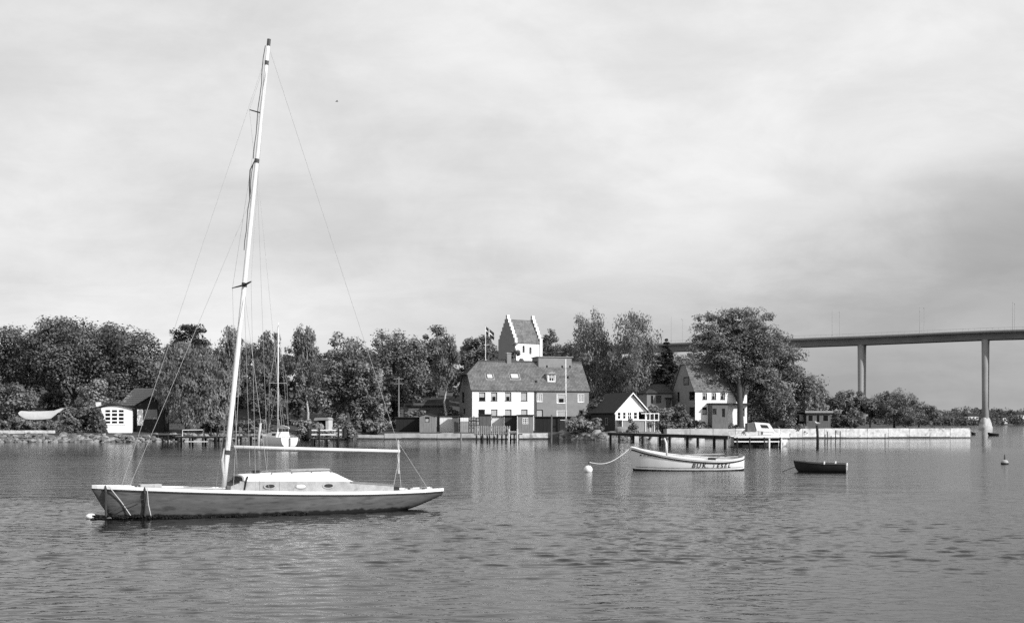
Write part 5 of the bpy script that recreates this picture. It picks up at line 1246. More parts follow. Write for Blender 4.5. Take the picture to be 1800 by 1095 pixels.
b, rg = hu.shell(xs_); b.poly(rg[-1]); b.build('hull', 'yacht_hull', yt, smooth=True)
b = MB(); dk = []
for x in xs_:
    zs, zk, hb = hu.at(x); dk.append([(x, hb * k, zs + 0.035 * (1 - k * k)) for k in (-0.99, -0.6, 0, 0.6, 0.99)])
i_a = [i for i, x in enumerate(xs_) if x <= 7.3][-1]; i_b = [i for i, x in enumerate(xs_) if x >= 8.7][0]
b.loft(dk[:i_a + 1], closed=False, cap=False); b.loft(dk[i_b:], closed=False, cap=False)
for sl_i in ((0, 2), (3, 5)): b.loft([r_[sl_i[0]:sl_i[1]] for r_ in dk[i_a:i_b + 1]], closed=False, cap=False)
b.build('deck', 'deck_paint', yt)
b = MB(); b.box(xs_[i_a], xs_[i_b], -0.5, 0.5, 0.2, 0.22); b.build('cockpit_sole', 'varnish', yt)
for sg in (-1, 1):
    b = MB(); sec = []
    for x in xs_:
        zs, zk, hb = hu.at(x); y = sg * hb; o_ = sg * 0.035
        sec.append([(x, y - o_, zs + 0.055), (x, y + o_, zs + 0.055), (x, y + o_, zs - 0.035), (x, y - o_, zs - 0.035)])
    b.loft(sec); b.build('toe_rail', 'white_paint', yt)
    b = MB(); sec = [[(x, sg * (hu.side(x, hu.at(x)[0] - 0.06) + 0.018), hu.at(x)[0] - 0.06 + dz) for dz in (-0.018, 0.018)] for x in xs_[2:]]
    b.loft(sec, closed=False, cap=False); b.build('rubbing_strake', 'dark_wood', yt)
# cabin
def cab_w(x): return float(np.interp(x, [3.9, 4.3, 5.5, 6.9, 7.5, 8.8], [0.56, 0.62, 0.70, 0.66, 0.62, 0.5]))
def zdk(x): return hu.at(x)[0] + 0.02
cx_ = np.linspace(4.0, 8.75, 24)
def trunk_top(x): return float(np.interp(x, [4.0, 7.2, 7.6, 8.75], [0.97, 0.90, 0.86, 0.76]))
for sg in (-1, 1):
    b = MB(); b.loft([[(x, sg * cab_w(x), zdk(x) - 0.05), (x, sg * cab_w(x), trunk_top(x)), (x, sg * (cab_w(x) - 0.05), trunk_top(x)), (x, sg * (cab_w(x) - 0.05), zdk(x) - 0.05)] for x in cx_]); b.build('coaming', 'weathered_white', yt)
    b = MB(); b.loft([[(x, sg * (cab_w(x) + 0.012), trunk_top(x) - 0.03), (x, sg * (cab_w(x) + 0.012), trunk_top(x) + 0.012), (x, sg * (cab_w(x) - 0.06), trunk_top(x) + 0.012), (x, sg * (cab_w(x) - 0.06), trunk_top(x) - 0.03)] for x in cx_[16:]]); b.build('coaming_cap', 'varnish', yt)
def rtop(x): return float(np.interp(x, [4.12, 4.25, 5.5, 6.75, 6.95, 7.1, 7.45], [1.10, 1.15, 1.19, 1.21, 1.14, 1.06, 0.89]))
rx_ = [4.12, 4.25, 4.6, 5, 5.5, 6, 6.4, 6.75, 6.95, 7.1, 7.28, 7.45]
b = MB(); rows = []
for x in rx_:
    z0_, z1_ = trunk_top(x) + 0.002, max(trunk_top(x) + 0.01, rtop(x)); wv = cab_w(x); hh = z1_ - z0_
    half = [(-wv, z0_), (-wv * 0.97, z0_ + hh * 0.45), (-wv * 0.9, z0_ + hh * 0.75), (-wv * 0.72, z0_ + hh * 0.93), (-wv * 0.35, z0_ + hh), (0, z0_ + hh * 1.02)]
    rows.append([(x, y, z) for y, z in half + [(-y, z) for y, z in half[-2::-1]]])
b.loft(rows, closed=False, cap=False); b.build('cabin_roof', 'white_paint', yt, smooth=True)
b = MB(); fr0 = rows[0]; b.poly([(3.74, -0.54, zdk(4) - 0.02), (3.74, 0.54, zdk(4) - 0.02), (3.76, 0.54, 0.84), (3.76, -0.54, 0.84)])
for sg in (-1, 1): b.poly([(3.74, sg * 0.54, zdk(4) - 0.02), (4.02, sg * cab_w(4), zdk(4) - 0.02), (4.12, sg * cab_w(4.1), 0.97), (3.76, sg * 0.54, 0.84)])
b.build('front_wall', 'weathered_white', yt)
b = MB(); inner = [(3.765, -0.53, 0.845)] + [(4.105 - 0.25 * max(0, 1.10 - p_[2]), p_[1] * 0.96, p_[2] - 0.01) for p_ in fr0] + [(3.765, 0.53, 0.845)]; b.prism(inner, (0.015, 0, 0)); b.build('front_window', 'smoked', yt)
b = MB(); b.tube([(p_[0] - 0.02, p_[1] * 1.0, p_[2] + 0.004) for p_ in fr0], 0.028, 6); b.build('window_frame', 'weathered_white', yt)
b = MB(); b.tube([(4.12, -cab_w(4) - 0.02, 0.7), (4.17, -cab_w(4.1) - 0.025, 0.98), (4.22, -cab_w(4.2) * 0.95 - 0.02, 1.1)], 0.025, 6); b.build('hood_strap', 'rubber', yt)
for px, nm in ((478, 0), (533, 1), (581.5, 2)):
    x = fy.lx(px, -0.68); z = 0.815 - 0.012 * nm; y = -cab_w(x)
    b = MB(); n_ = 20; o1 = [(x + 0.19 * math.cos(2 * math.pi * i / n_), y - 0.022, z + 0.085 * math.sin(2 * math.pi * i / n_)) for i in range(n_)]; o2 = [(x + 0.14 * math.cos(2 * math.pi * i / n_), y - 0.022, z + 0.055 * math.sin(2 * math.pi * i / n_)) for i in range(n_)]
    b.loft([[(p_[0], y - 0.001, p_[2]) for p_ in o1], o1, o2, [(p_[0], y - 0.008, p_[2]) for p_ in o2]], cap=False); pw = b.build('porthole', 'weathered_white', yt, smooth=False)
    MB().poly([(p_[0], y - 0.009, p_[2]) for p_ in o2]).build('porthole_glass', 'plexi' if nm != 1 else 'white_paint', pw)
# handrails on the roof
for sg in (-1, 1):
    b = MB(); hx_ = np.linspace(4.95, 6.75, 10); b.tube([(x, sg * cab_w(x) * 0.78, rtop(x) + 0.03) for x in hx_], 0.016, 6)
    for x in hx_[::3]: b.tube([(x, sg * cab_w(x) * 0.78, rtop(x) - 0.05), (x, sg * cab_w(x) * 0.78, rtop(x) + 0.03)], 0.018, 5)
    b.build('hand_rail', 'varnish', yt)
MB().prism([(5.6, -0.33, rtop(5.6) + 0.012), (6.78, -0.33, rtop(6.75) + 0.012), (6.78, 0.33, rtop(6.75) + 0.012), (5.6, 0.33, rtop(5.6) + 0.012)], (0, 0, 0.05)).build('sliding_hatch', 'weathered_white', yt)
MB().box(4.55, 4.72, -0.08, 0.08, rtop(4.6) - 0.01, rtop(4.6) + 0.09).build('vent_cowl', 'rubber', yt)
# mast with rake
def mast(py):
    """point of the mast centre line at a photo row"""
    f0 = (855 - py) / (855 - 72.0); z = 0.7 + f0 * 13.0; return Vector((3.68 + 1.34 * f0, 0.0, z))
mm = [mast(855 - (855 - 72) * k / 12) for k in range(13)]
MB().tube(mm, [0.07, 0.073, 0.074, 0.074, 0.073, 0.071, 0.069, 0.066, 0.063, 0.059, 0.055, 0.05, 0.044], 12, ry=0.75).build('mast', 'dull_alloy', yt, smooth=True)
mt_ = yt
def band(py, h_=0.12, k=1.35):
    p = mast(py); q = mast(py - 1) - p; q.normalize(); r_ = float(np.interp(py, [72, 855], [0.043, 0.073])) * k; MB().tube([p - q * h_ / 2, p + q * h_ / 2], r_, 10, ry=0.8).build('mast_band', 'dark_metal', yt)
for py in (110, 283, 500, 790): band(py)
band(74, 0.2, 1.25)
b = MB()
for k in range(26): # dark line lashed down the front of the mast
    pass
for (ya_, yb2) in ((80, 280), (286, 440)):
    seg = [mast(ya_ + (yb2 - ya_) * i / 9) + Vector((-0.085 - 0.035 * abs(math.sin(i * 2.2)), 0.02 * math.cos(i), 0)) for i in range(10)]; b.tube(seg, 0.012, 5)
b.tube([mast(283) + Vector((-0.06, 0, 0)), mast(300) + Vector((-0.17, 0, 0)), mast(325) + Vector((-0.15, 0, 0)), mast(350) + Vector((-0.09, 0, 0))], 0.018, 6)
b.build('lashed_line', 'dark_rope', yt)
sp = mast(500)
b = MB(); 
for sg in (-1, 1): b.loft([[(sp.x + dx - 0.04 * q, sg * q_, sp.z + dz) for dx, dz in ((-0.055 * k, 0), (0, 0.022 * k), (0.055 * k, 0), (0, -0.022 * k))] for q, q_, k in ((0, 0.05, 1.2), (1, 0.55, 1.0), (2, 1.0, 0.6))])
b.build('spreaders', 'dark_wood', yt)
js = mast(199); jt = js + Vector((-0.36, 0.0, 0.06)); b = MB()
b.tube([js, jt], [0.022, 0.016], 6); b.build('jumper_strut', 'dark_wood', yt)
WR = 0.0065
def wire(nm, pts, r_=WR, m='wire'): MB().tube(pts, r_, 5).build(nm, m, yt)
wire('jumper_stay', [mast(112) + Vector((-0.05, 0, 0)), jt, mast(285) + Vector((-0.06, 0, 0))], 0.005)
bow = Vector((fy.lx(214), 0, hu.at(fy.lx(214))[0] + 0.04)); bow2 = Vector((fy.lx(229), 0.05, hu.at(fy.lx(229))[0] + 0.04))
wire('forestay', [bow, mast(88)], 0.006); wire('inner_forestay', [bow2, mast(340)], 0.006)
be = Vector((9.15, 0, 1.76))
wire('topping_lift', [mast(86) + Vector((0.05, 0, 0)), be + Vector((0, 0, 0.05))], 0.006)
for sg in (-1, 1):
    ch_ = Vector((4.35, sg * 0.98, zdk(4.35))); ti = Vector((sp.x - 0.08, sg * 1.0, sp.z))
    wire('upper_shroud', [ch_, ti, mast(112)], 0.006); wire('lower_shroud', [Vector((4.75, sg * 0.99, zdk(4.75))), mast(505)], 0.006)
    wire('lower_shroud', [Vector((3.7, sg * 0.97, zdk(3.7))), mast(505)], 0.006); wire('running_backstay', [Vector((5.3, sg * 0.98, zdk(5.3))), mast(284)], 0.005)
# boom, sheet, stern gear
bg_ = Vector((3.98, 0, 1.93)); MB().tube([bg_, be], [0.05, 0.046], 10, ry=0.8).build('boom', 'dull_alloy', yt, smooth=True)
MB().tube([(3.80, 0, 1.94), (3.98, 0, 1.93)], 0.035, 6).build('gooseneck', 'dark_metal', yt)
MB().tube([(4.05, 0, 1.9), (9.1, 0, 1.735)], 0.022, 5).build('boom_track', 'dark_metal', yt).location = (0, 0, -0.045)
MB().tube([be + Vector((-0.05, 0, -0.1)), be + Vector((-0.05, 0, 0.35))], [0.03, 0.022], 6).build('boom_end_fitting', 'metal', yt)
b = MB()
for q in range(4): b.tube([be + Vector((-0.05 + 0.02 * math.cos(q * 1.6 + z * 5), 0.025 * math.sin(q * 1.6 + z * 4), 0.3 - z)) for z in np.linspace(0, 0.98, 12)], 0.02, 5)
b.build('furled_sheet', 'rope', yt)
wire('mainsheet', [be + Vector((-0.1, 0, -0.55)), Vector((8.92, 0, zdk(8.9))), Vector((8.8, 0.02, zdk(8.8)))], 0.009, 'rope'); wire('mainsheet', [be + Vector((0, 0, -0.6)), Vector((9.2, 0, zdk(9.2)))], 0.007, 'rope')
wire('stern_line', [be + Vector((0, 0, 0.2)), Vector((10.1, 0.05, 0.62))], 0.007)
MB().box(8.78, 9.02, -0.3, 0.3, zdk(8.8) - 0.02, zdk(8.8) + 0.12).build('traveller_box', 'rubber', yt)
for x, y in ((9.5, 0.1), (9.85, -0.2), (10.3, 0.0), (2.55, -0.4), (3.1, -0.3), (1.2, 0)):
    b = MB(); z = zdk(x); b.tube([(x - 0.12, y, z + 0.06), (x + 0.12, y, z + 0.06)], 0.022, 6); b.box(x - 0.04, x + 0.04, y - 0.02, y + 0.02, z - 0.01, z + 0.05); b.build('cleat', 'dark_metal', yt)
MB().box(1.3, 1.9, -0.1, 0.25, zdk(1.5) - 0.01, zdk(1.5) + 0.1).build('fore_hatch', 'weathered_white', yt, bevel=0.02)
MB().box(2.7, 3.3, -0.3, 0.3, zdk(3) - 0.01, zdk(3) + 0.07).build('deck_hatch', 'varnish', yt, bevel=0.02)
MB().tube([(2.2, -0.45, zdk(2.2) + 0.04), (3.6, -0.5, zdk(3.4) + 0.05)], 0.022, 6).build('deck_spar', 'pale_wood', yt)
MB().tube([(3.66, -0.14, 1.9), (3.6, -0.16, 1.55), (3.62, -0.14, 1.35), (3.66, -0.12, 1.0)], [0.012, 0.035, 0.04, 0.012], 6).build('halyard_coil', 'rope', yt)
# rope bow fenders hanging to the water
for x in (fy.lx(186, -0.3), fy.lx(254, -0.55)):
    y = -hu.at(x)[2] - 0.07; MB().tube([(x, y + 0.05, hu.at(x)[0] + 0.06), (x, y - 0.02, hu.at(x)[0] - 0.1), (x, y * 0.9, 0.4), (x + 0.02, y * 0.82, 0.06)], [0.02, 0.034, 0.036, 0.03], 7).build('rope_fender', 'dark_rope', yt)
x = fy.lx(190, -0.3); y = -hu.at(x)[2] - 0.12
wire('hanging_rope', [(x, y, hu.at(x)[0] + 0.06), (x + 0.35, y - 0.05, 0.45), (x + 0.62, y - 0.1, 0.03)], 0.014, 'rope')
x2 = fy.lx(257, -0.55); y2 = -hu.at(x2)[2] - 0.13
wire('hanging_rope', [(x2, y2, hu.at(x2)[0] + 0.06), (x2 + 0.03, y2 - 0.02, 0.4), (x2 + 0.1, y2 - 0.1, 0.02)], 0.013, 'rope')
wire('hanging_rope', [(x2 - 0.1, y2, 0.55), (x2 - 0.6, y2 + 0.1, 0.38), (x2 - 1.0, y2 + 0.16, 0.2)], 0.012, 'dark_rope')
# weed and floats along its waterline
rs = np.random.default_rng(9); nC = 70; xx = np.concatenate([rs.uniform(0.0, 2.4, 46), rs.uniform(2.4, 6.5, 24)])
Cw = []
for x in xx:
    p = fy.o + fy.u * x + fy.n * (-(hu.side(max(x, 0.5), 0.02) + rs.uniform(0.0, 0.14) + (rs.uniform(0, 0.3) if x < 1.6 else 0))); Cw.append((p.x, p.y, rs.uniform(0.0, 0.10 if x < 1.8 else 0.04)))
leaves('seaweed', 'weed', None, np.array(Cw), rs.uniform(0.08, 0.2, nC), 110, 0.05, rs, 0.25, 0.8, kind='stuff', label='dark seaweed grown round the waterline of the yacht', cat='seaweed')
def float_ball(name, px, y, d, label, Y=None, m='white_paint', squash=1.0):
    Yq = Y or depth(y); X = (px - CX) / F * Yq; r_ = d / 2
    r = root(name, label, 'buoy', (X, Yq, 0)); n_ = 9
    MB().lathe([(max(0.004, r_ * math.sin(math.pi * i / n_)), r_ * 0.55 * squash - r_ * squash * math.cos(math.pi * i / n_)) for i in range(n_ + 1)], 16).build('float', m, r, smooth=True)
    return r, r_
r, q = float_ball('fender_float', 437, 895, 0.36, 'small white float beside the yacht amidships', squash=0.7)
MB().tube([(0.1, 0, 0.2), (-0.2, 0.1, 0.05)], 0.015, 5).build('line', 'rope', r)
r, q = float_ball('fender_float', 160, 911, 0.3, 'small white float in the weed under the bow of the yacht', squash=0.6)
MB().tube([(0.1, 0, 0.1), (0.5, 0.1, 0.04)], 0.02, 5).build('line', 'dark_rope', r)

# ------------------------------------------------------------------ white launch
Yl = 71.8; Lx0, Lx1 = (1108 - CX) / F * Yl, (1308.5 - CX) / F * Yl; LL = Lx1 - Lx0
la = root('motor_launch', 'white open launch with worn dark lettering on its side', 'boat', (Lx0, Yl, 0), R(1)); la.rotation_euler = (R(4.0), 0, R(1))
kL = LL / 6.26
ls = [(0.0, 1.27, 1.15, 0.02), (0.04, 1.268, 0.5, 0.06), (0.16, 1.25, 0.0, 0.17), (0.5, 1.16, -0.28, 0.42), (1.0, 1.05, -0.4, 0.66), (1.8, 0.9, -0.45, 0.9), (2.8, 0.76, -0.45, 1.03), (3.8, 0.67, -0.42, 1.05), (4.8, 0.63, -0.38, 0.98), (5.5, 0.67, -0.3, 0.82), (5.95, 0.72, -0.2, 0.58), (6.15, 0.75, -0.1, 0.36), (6.26, 0.77, 0.05, 0.05)]
ls = [(a * kL, b_, c, d) for a, b_, c, d in ls]
hl = Hull(ls, 0.55, 1.0); lx_ = sorted(set(list(np.linspace(0, LL, 48)) + [t[0] for t in ls]))
b, rg = hl.shell(lx_); b.build('hull', 'launch_hull', la, smooth=True)
b, rg2 = hl.shell([x for x in lx_ if 0.12 < x < LL - 0.12], inset=0.05, lift=0.28); b.build('inner_hull', 'white_paint', la, smooth=True)
for sg in (-1, 1):
    b = MB(); b.loft([[(x, sg * (hl.at(x)[2] + o_), hl.at(x)[0] + dz) for o_, dz in ((-0.07, 0.02), (0.02, 0.02), (0.02, -0.03), (-0.07, -0.03))] for x in lx_]); b.build('gunwale', 'white_paint', la)
    b = MB(); b.loft([[(x, sg * (hl.side(x, hl.at(x)[0] - 0.13) + o_), hl.at(x)[0] - 0.13 + dz) for o_, dz in ((-0.01, 0.04), (0.04, 0.032), (0.04, -0.032), (-0.01, -0.04))] for x in lx_[1:]]); b.build('rubbing_strake', 'rubber', la)
    b = MB(); b.loft([[(x, sg * (hl.side(x, 0.19) + 0.004), 0.21), (x, sg * (hl.side(x, 0.24) + 0.004), 0.24)] for x in lx_ if 0.25 < x < LL - 0.12], closed=False, cap=False); b.build('boot_line', 'rubber', la)
MB().loft([[(0.0 + dx, dy, z) for dx, dy in ((-0.04, 0), (0.04, -0.05), (0.04, 0.05))] for dx0, z in ((0, 1.32),)] + [[(x_ + dx, dy, z) for dx, dy in ((-0.04, 0), (0.04, -0.045), (0.04, 0.045))] for x_, z in ((0.03, 0.6), (0.12, 0.15), (0.3, -0.15))]).build('stem_post', 'white_paint', la)
fd_ = [x for x in lx_ if x <= 1.75]; b = MB(); b.loft([[(x, -hl.at(x)[2] * 0.97, hl.at(x)[0] + 0.01), (x, 0, hl.at(x)[0] + 0.06), (x, hl.at(x)[2] * 0.97, hl.at(x)[0] + 0.01)] for x in fd_], closed=False, cap=False); b.build('foredeck', 'white_paint', la, smooth=True)
for x in (2.9 * kL, 4.1 * kL): MB().box(x, x + 0.28, -hl.at(x)[2] * 0.86, hl.at(x)[2] * 0.86, 0.36, 0.40).build('thwart', 'varnish', la)
MB().box(3.1 * kL, 4.0 * kL, -0.35, 0.35, 0.0, 0.62).build('engine_box', 'white_paint', la, bevel=0.04)
MB().box(4.9 * kL, 5.7 * kL, -0.55, 0.55, 0.42, 0.47).build('stern_seat', 'dark_wood', la)
MB().tube([(2.6 * kL, 0.55, 0.78), (5.3 * kL, 0.7, 0.84)], 0.025, 6).build('oar', 'pale_wood', la); MB().box(4.35 * kL, 4.75 * kL, 0.25, 0.6, 0.3, 0.66).build('gear_bag', 'dark_wood', la, bevel=0.05)
MB().tube([(5.2 * kL, 0.2, 0.75), (5.95 * kL, 0, 0.86)], 0.025, 6).build('tiller', 'dark_wood', la); MB().box(5.95 * kL, 6.15 * kL, -0.04, 0.04, 0.5, 0.92).build('rudder_head', 'varnish', la)
xm_ = (1171.5 - CX) / F * Yl - Lx0; MB().tube([(xm_ + 0.03, 0, 0.7), (xm_ - 0.02, 0, 1.5), (xm_ - 0.12, 0, 1.78)], [0.055, 0.05, 0.035], 8).build('mooring_post', 'white_paint', la, smooth=True)
# lettering, painted on the side
mat('letter_paint', 0.025, 0.6)
def lettering(txt, x0, z0, size, step, parent, hull, name, shear=0.22, bold=0.004):
    x = x0
    for c in txt:
        if c == ' ': x += step * 0.62; continue
        cu = bpy.data.curves.new('letter', 'FONT'); cu.body = c; cu.size = size; cu.shear = shear; cu.offset = bold
        tmp = bpy.data.objects.new('letter', cu); col.objects.link(tmp); dg = bpy.context.evaluated_depsgraph_get()
        me = bpy.data.meshes.new_from_object(tmp.evaluated_get(dg)); bpy.data.objects.remove(tmp); bpy.data.curves.remove(cu)
        wv = max([v.co.x for v in me.vertices] or [0.1])
        for v in me.vertices:
            px_, pz_ = x + v.co.x, z0 + v.co.y; v.co = (px_, -hull.side(px_, pz_) - 0.02, pz_)
        me.materials.append(MATS['letter_paint']); o = bpy.data.objects.new(name, me); col.objects.link(o); o.parent = parent
        x += max(wv + size * 0.1, step * 0.6) if c not in '.,' else size * 0.2
    return x
lx0 = (1215 - CX) / F * Yl - Lx0 - 0.12
lettering('BUK', lx0, 0.26, 0.34, 0.24, la, hl, 'letter'); lettering('..', lx0 + 0.80, 0.255, 0.22, 0.1, la, hl, 'worn_letter')
lettering(')', lx0 + 1.15, 0.29, 0.22, 0.1, la, hl, 'worn_letter'); lettering('ESEL', lx0 + 1.35, 0.25, 0.30, 0.19, la, hl, 'letter')
lettering('M 36 KM 2', (1122.5 - CX) / F * Yl - Lx0, 0.84, 0.12, 0.1, la, hl, 'registration_mark', bold=0.004)
# buoys
r, q = float_ball('mooring_buoy', 1034, 829.5, 0.46, 'round white mooring buoy tied to the launch')
MB().tube([(0.02, 0, 0.42), (0.05, 0, 0.58)], [0.05, 0.03], 6).build('ring_bolt', 'dark_metal', r)
bx_, by_ = r.location.x, r.location.y
b = MB(); b.tube([Vector((Lx0 + 0.0, Yl, 1.22)).lerp(Vector((bx_ + 0.06, by_, 0.52)), t) - Vector((0, 0, 0.32 * math.sin(math.pi * t) * (1 + 0.3 * t))) for t in np.linspace(0, 1, 12)], 0.022, 6); b.build('mooring_rope', 'rope', None, 'slack rope from the bow of the launch to the white buoy', 'rope')
r, q = float_ball('marker_buoy', 1766, 816, 0.46, 'small pale buoy with a dark top staff in open water', m='weathered_white', squash=0.85); MB().tube([(0, 0, 0.3), (0, 0, 0.62)], [0.06, 0.03], 7).build('staff', 'dark_metal', r); MB().lathe([(0.232, 0.0), (0.236, 0.05), (0.232, 0.1)], 16).build('dark_band', 'rubber', r)
# ------------------------------------------------------------------ black dinghy
Ys = 69.5; dn = root('dinghy', 'small black rowing dinghy with a pale transom', 'dinghy', ((1395 - CX) / F * (Ys + 0.5), Ys + 0.5, 0), R(-17)); dn.scale = (0.93, 0.95, 0.97)
dL = 2.95
ds_ = [(0.0, 0.62, 0.5, 0.03), (0.15, 0.605, 0.12, 0.2), (0.4, 0.58, -0.08, 0.38), (0.9, 0.53, -0.14, 0.56), (1.6, 0.49, -0.14, 0.64), (2.3, 0.47, -0.12, 0.62), (dL, 0.47, -0.06, 0.55)]
hd = Hull(ds_, 0.5, 1.0); dx_ = list(np.linspace(0, dL, 26)); b, rg = hd.shell(dx_); b.build('hull', 'dinghy_hull', dn, smooth=True)
b, r2 = hd.shell([x for x in dx_ if 0.1 < x < dL - 0.03], inset=0.03, lift=0.12); b.build('inner_hull', 'dinghy_hull', dn, smooth=True)
MB().poly([p + Vector((0.003, 0, 0)) for p in rg[-1]]).build('transom', 'grey_wood', dn)
for sg in (-1, 1):
    b = MB(); b.loft([[(x, sg * (hd.at(x)[2] + o_), hd.at(x)[0] + dz) for o_, dz in ((-0.03, 0.015), (0.025, 0.015), (0.025, -0.03), (-0.03, -0.03))] for x in dx_]); b.build('gunwale', 'mid_wood', dn)
for x in (0.9, 1.75): MB().box(x, x + 0.22, -hd.at(x)[2] * 0.95, hd.at(x)[2] * 0.95, 0.3, 0.33).build('thwart', 'grey_wood', dn)
MB().box(dL + 0.006, dL + 0.06, -0.3, 0.3, 0.36, 0.5).build('transom_pad', 'white_paint', dn); MB().box(dL + 0.006, dL + 0.05, -0.1, 0.1, 0.12, 0.358).build('motor_bracket', 'white_paint', dn)
for x, y in ((1.75, -0.64), (2.35, -0.3)): MB().tube([(x, y, 0.44), (x, y, 0.6)], [0.05, 0.06], 8).build('rowlock_block', 'white_paint', dn)
MB().tube([(0.15, 0, 0.3), (-0.35, 0.05, 0.1), (-0.7, 0.1, -0.02)], 0.018, 5).build('painter_line', 'dark_rope', dn)

# ------------------------------------------------------------------ small moored sailing boat
Yv = 141.0; sb = root('small_sailboat', 'small white sailing boat moored stern out with a bare mast', 'sailing boat', ((509 - CX) / F * Yv, Yv, 0), R(124))
vs = [(0.0, 1.0, -0.05, 0.98), (0.8, 1.0, -0.25, 1.12), (2.5, 1.02, -0.35, 1.2), (4.5, 1.08, -0.3, 1.0), (6.0, 1.18, -0.15, 0.55), (6.8, 1.25, 0.2, 0.2), (7.1, 1.3, 1.0, 0.02)]
hv = Hull(vs, 0.5, 1.0); vx = list(np.linspace(0, 7.1, 24)); b, rg = hv.shell(vx); b.poly(rg[0]); b.build('hull', 'white_hull', sb, smooth=False)
b = MB(); b.loft([[(x, -hv.at(x)[2] * 0.98, hv.at(x)[0]), (x, 0, hv.at(x)[0] + 0.05), (x, hv.at(x)[2] * 0.98, hv.at(x)[0])] for x in vx], closed=False, cap=False); b.build('deck', 'deck_paint', sb)
b = MB(); b.loft([[(x, -w_, z0_), (x, -w_ * 0.85, z1_), (x, w_ * 0.85, z1_), (x, w_, z0_)] for x, w_, z0_, z1_ in ((1.7, 0.8, 1.0, 1.6), (3.0, 0.8, 1.0, 1.6), (4.6, 0.6, 1.05, 1.45), (5.1, 0.5, 1.1, 1.2))]); b.build('cabin', 'white_paint', sb)
for sg in (-1, 1): MB().prism([(2.0, sg * 0.775, 1.2), (2.9, sg * 0.775, 1.2), (2.9, sg * 0.735, 1.42), (2.0, sg * 0.735, 1.42)], (0, sg * 0.02, 0)).build('cabin_window', 'rubber', sb)
MB().box(-0.16, -0.02, -0.06, 0.06, 0.1, 0.95).build('rudder', 'varnish', sb)
zm = P(501, 564, Yv).z; MB().tube([(3.1, 0, 1.5), (2.95, 0, zm)], [0.075, 0.055], 8).build('mast', 'dull_alloy', sb, smooth=True)
zs2 = P(501, 672, Yv).z
b = MB(); b.tube([(3.0, -1.05, zs2), (3.0, 1.05, zs2)], 0.025, 5); b.build('spreaders', 'metal', sb)
MB().tube([(3.0, 0, 2.05), (0.1, 0, 2.0)], 0.06, 7).build('boom', 'dull_alloy', sb); b = MB(); b.tube([(2.9, 0, 2.16), (1.5, 0.05, 2.2), (0.2, 0, 2.1)], [0.09, 0.13, 0.06], 8); b.build('furled_sail', 'canvas', sb, smooth=True)
b = MB(); b.prism([(2.75, 0, 2.1), (2.2, 0.25, 2.95), (2.0, 0.3, 2.9), (2.4, 0, 2.1)], (0.05, 0.1, 0)); b.build('sail_bundle', 'canvas', sb)
for sg in (-1, 1):
    MB().tube([(2.8, sg * 1.15, 1.0), (3.0, sg * 1.05, zs2), (2.95, 0, zm - 1.2)], 0.014, 4).build('shroud', 'wire', sb); MB().tube([(3.4, sg * 1.1, 1.0), (3.0, 0, zs2)], 0.014, 4).build('lower_shroud', 'wire', sb)
MB().tube([(7.0, 0, 1.28), (2.95, 0, zm)], 0.014, 4).build('forestay', 'wire', sb); MB().tube([(0.05, 0, 1.0), (2.95, 0, zm)], 0.012, 4).build('backstay', 'wire', sb)

# ------------------------------------------------------------------ cabin cruiser behind the jetty head
Yw = 140.6; xb0, xb1 = (1282 - CX) / F * Yw, (1386 - CX) / F * Yw; cL = xb1 - xb0
cc = root('cabin_cruiser', 'white cabin cruiser with a dark canvas hood behind the jetty head', 'boat', (xb0, Yw, 0), 0)
cs = [(0.0, 1.15, -0.1, 0.95), (1.5, 1.15, -0.3, 1.08), (3.5, 1.2, -0.3, 1.05), (5.0, 1.28, -0.2, 0.7), (6.0, 1.36, 0.2, 0.25), (6.3, 1.4, 1.1, 0.02)]
cs = [(a * cL / 6.3, b_, c, d) for a, b_, c, d in cs]; hc = Hull(cs, 0.45, 1.0); cx2 = list(np.linspace(0, cL, 22)); b, rg = hc.shell(cx2); b.poly(rg[0]); b.build('hull', 'white_hull', cc)
b = MB(); b.loft([[(x, -hc.at(x)[2], hc.at(x)[0]), (x, 0, hc.at(x)[0] + 0.06), (x, hc.at(x)[2], hc.at(x)[0])] for x in cx2], closed=False, cap=False); b.build('deck', 'white_paint', cc)
def cpx(px): return (px - CX) / F * (Yw - 0.8) - xb0 * (Yw - 0.8) / Yw
zq = lambda py: H - (py - HZ) / F * (Yw - 0.8)
prof = [(1328, 757), (1324, 742), (1350, 744), (1361, 760)]
pr3 = [(cpx(a), -0.8, zq(b_) - (0.0)) for a, b_ in prof]
b = MB(); b.prism(pr3, (0, 1.6, 0)); b.build('wheelhouse', 'white_paint', cc, bevel=0.03)
b = MB(); b.prism([(cpx(a), -0.815, zq(b_)) for a, b_ in ((1334, 746.2), (1346, 747), (1350, 752.5), (1336.5, 752.2))], (0, 0.012, 0)); b.build('side_window', 'plexi', cc)
b = MB(); b.prism([(cpx(a), -0.72, zq(b_) ) for a, b_ in ((1351.5, 745.5), (1360.5, 758.5))] + [(cpx(a), 0.72, zq(b_)) for a, b_ in ((1360.5, 758.5), (1351.5, 745.5))], (0.02, 0, 0.02)); b.build('windscreen', 'plexi', cc)
b = MB(); b.prism([(cpx(a), -0.74, zq(b_)) for a, b_ in ((1312, 759), (1312, 744), (1323.4, 742.6), (1327.4, 757), (1327, 759))], (0, 1.48, 0)); b.build('canvas_hood', 'mid_wood', cc)
b = MB(); b.prism([(cpx(a), -0.7, zq(b_)) for a, b_ in ((1340, 764), (1340, 757.5), (1362, 760), (1372, 764))], (0, 1.4, 0)); b.build('cabin_trunk', 'white_paint', cc)
for sg in (-1, 1): MB().tube([(0.05, sg * 0.9, 1.15), (0.05, sg * 0.9, 1.7), (1.5, sg * 1.0, 1.72), (1.5, sg * 1.0, 1.15)], 0.022, 5).build('stern_rail', 'metal', cc)
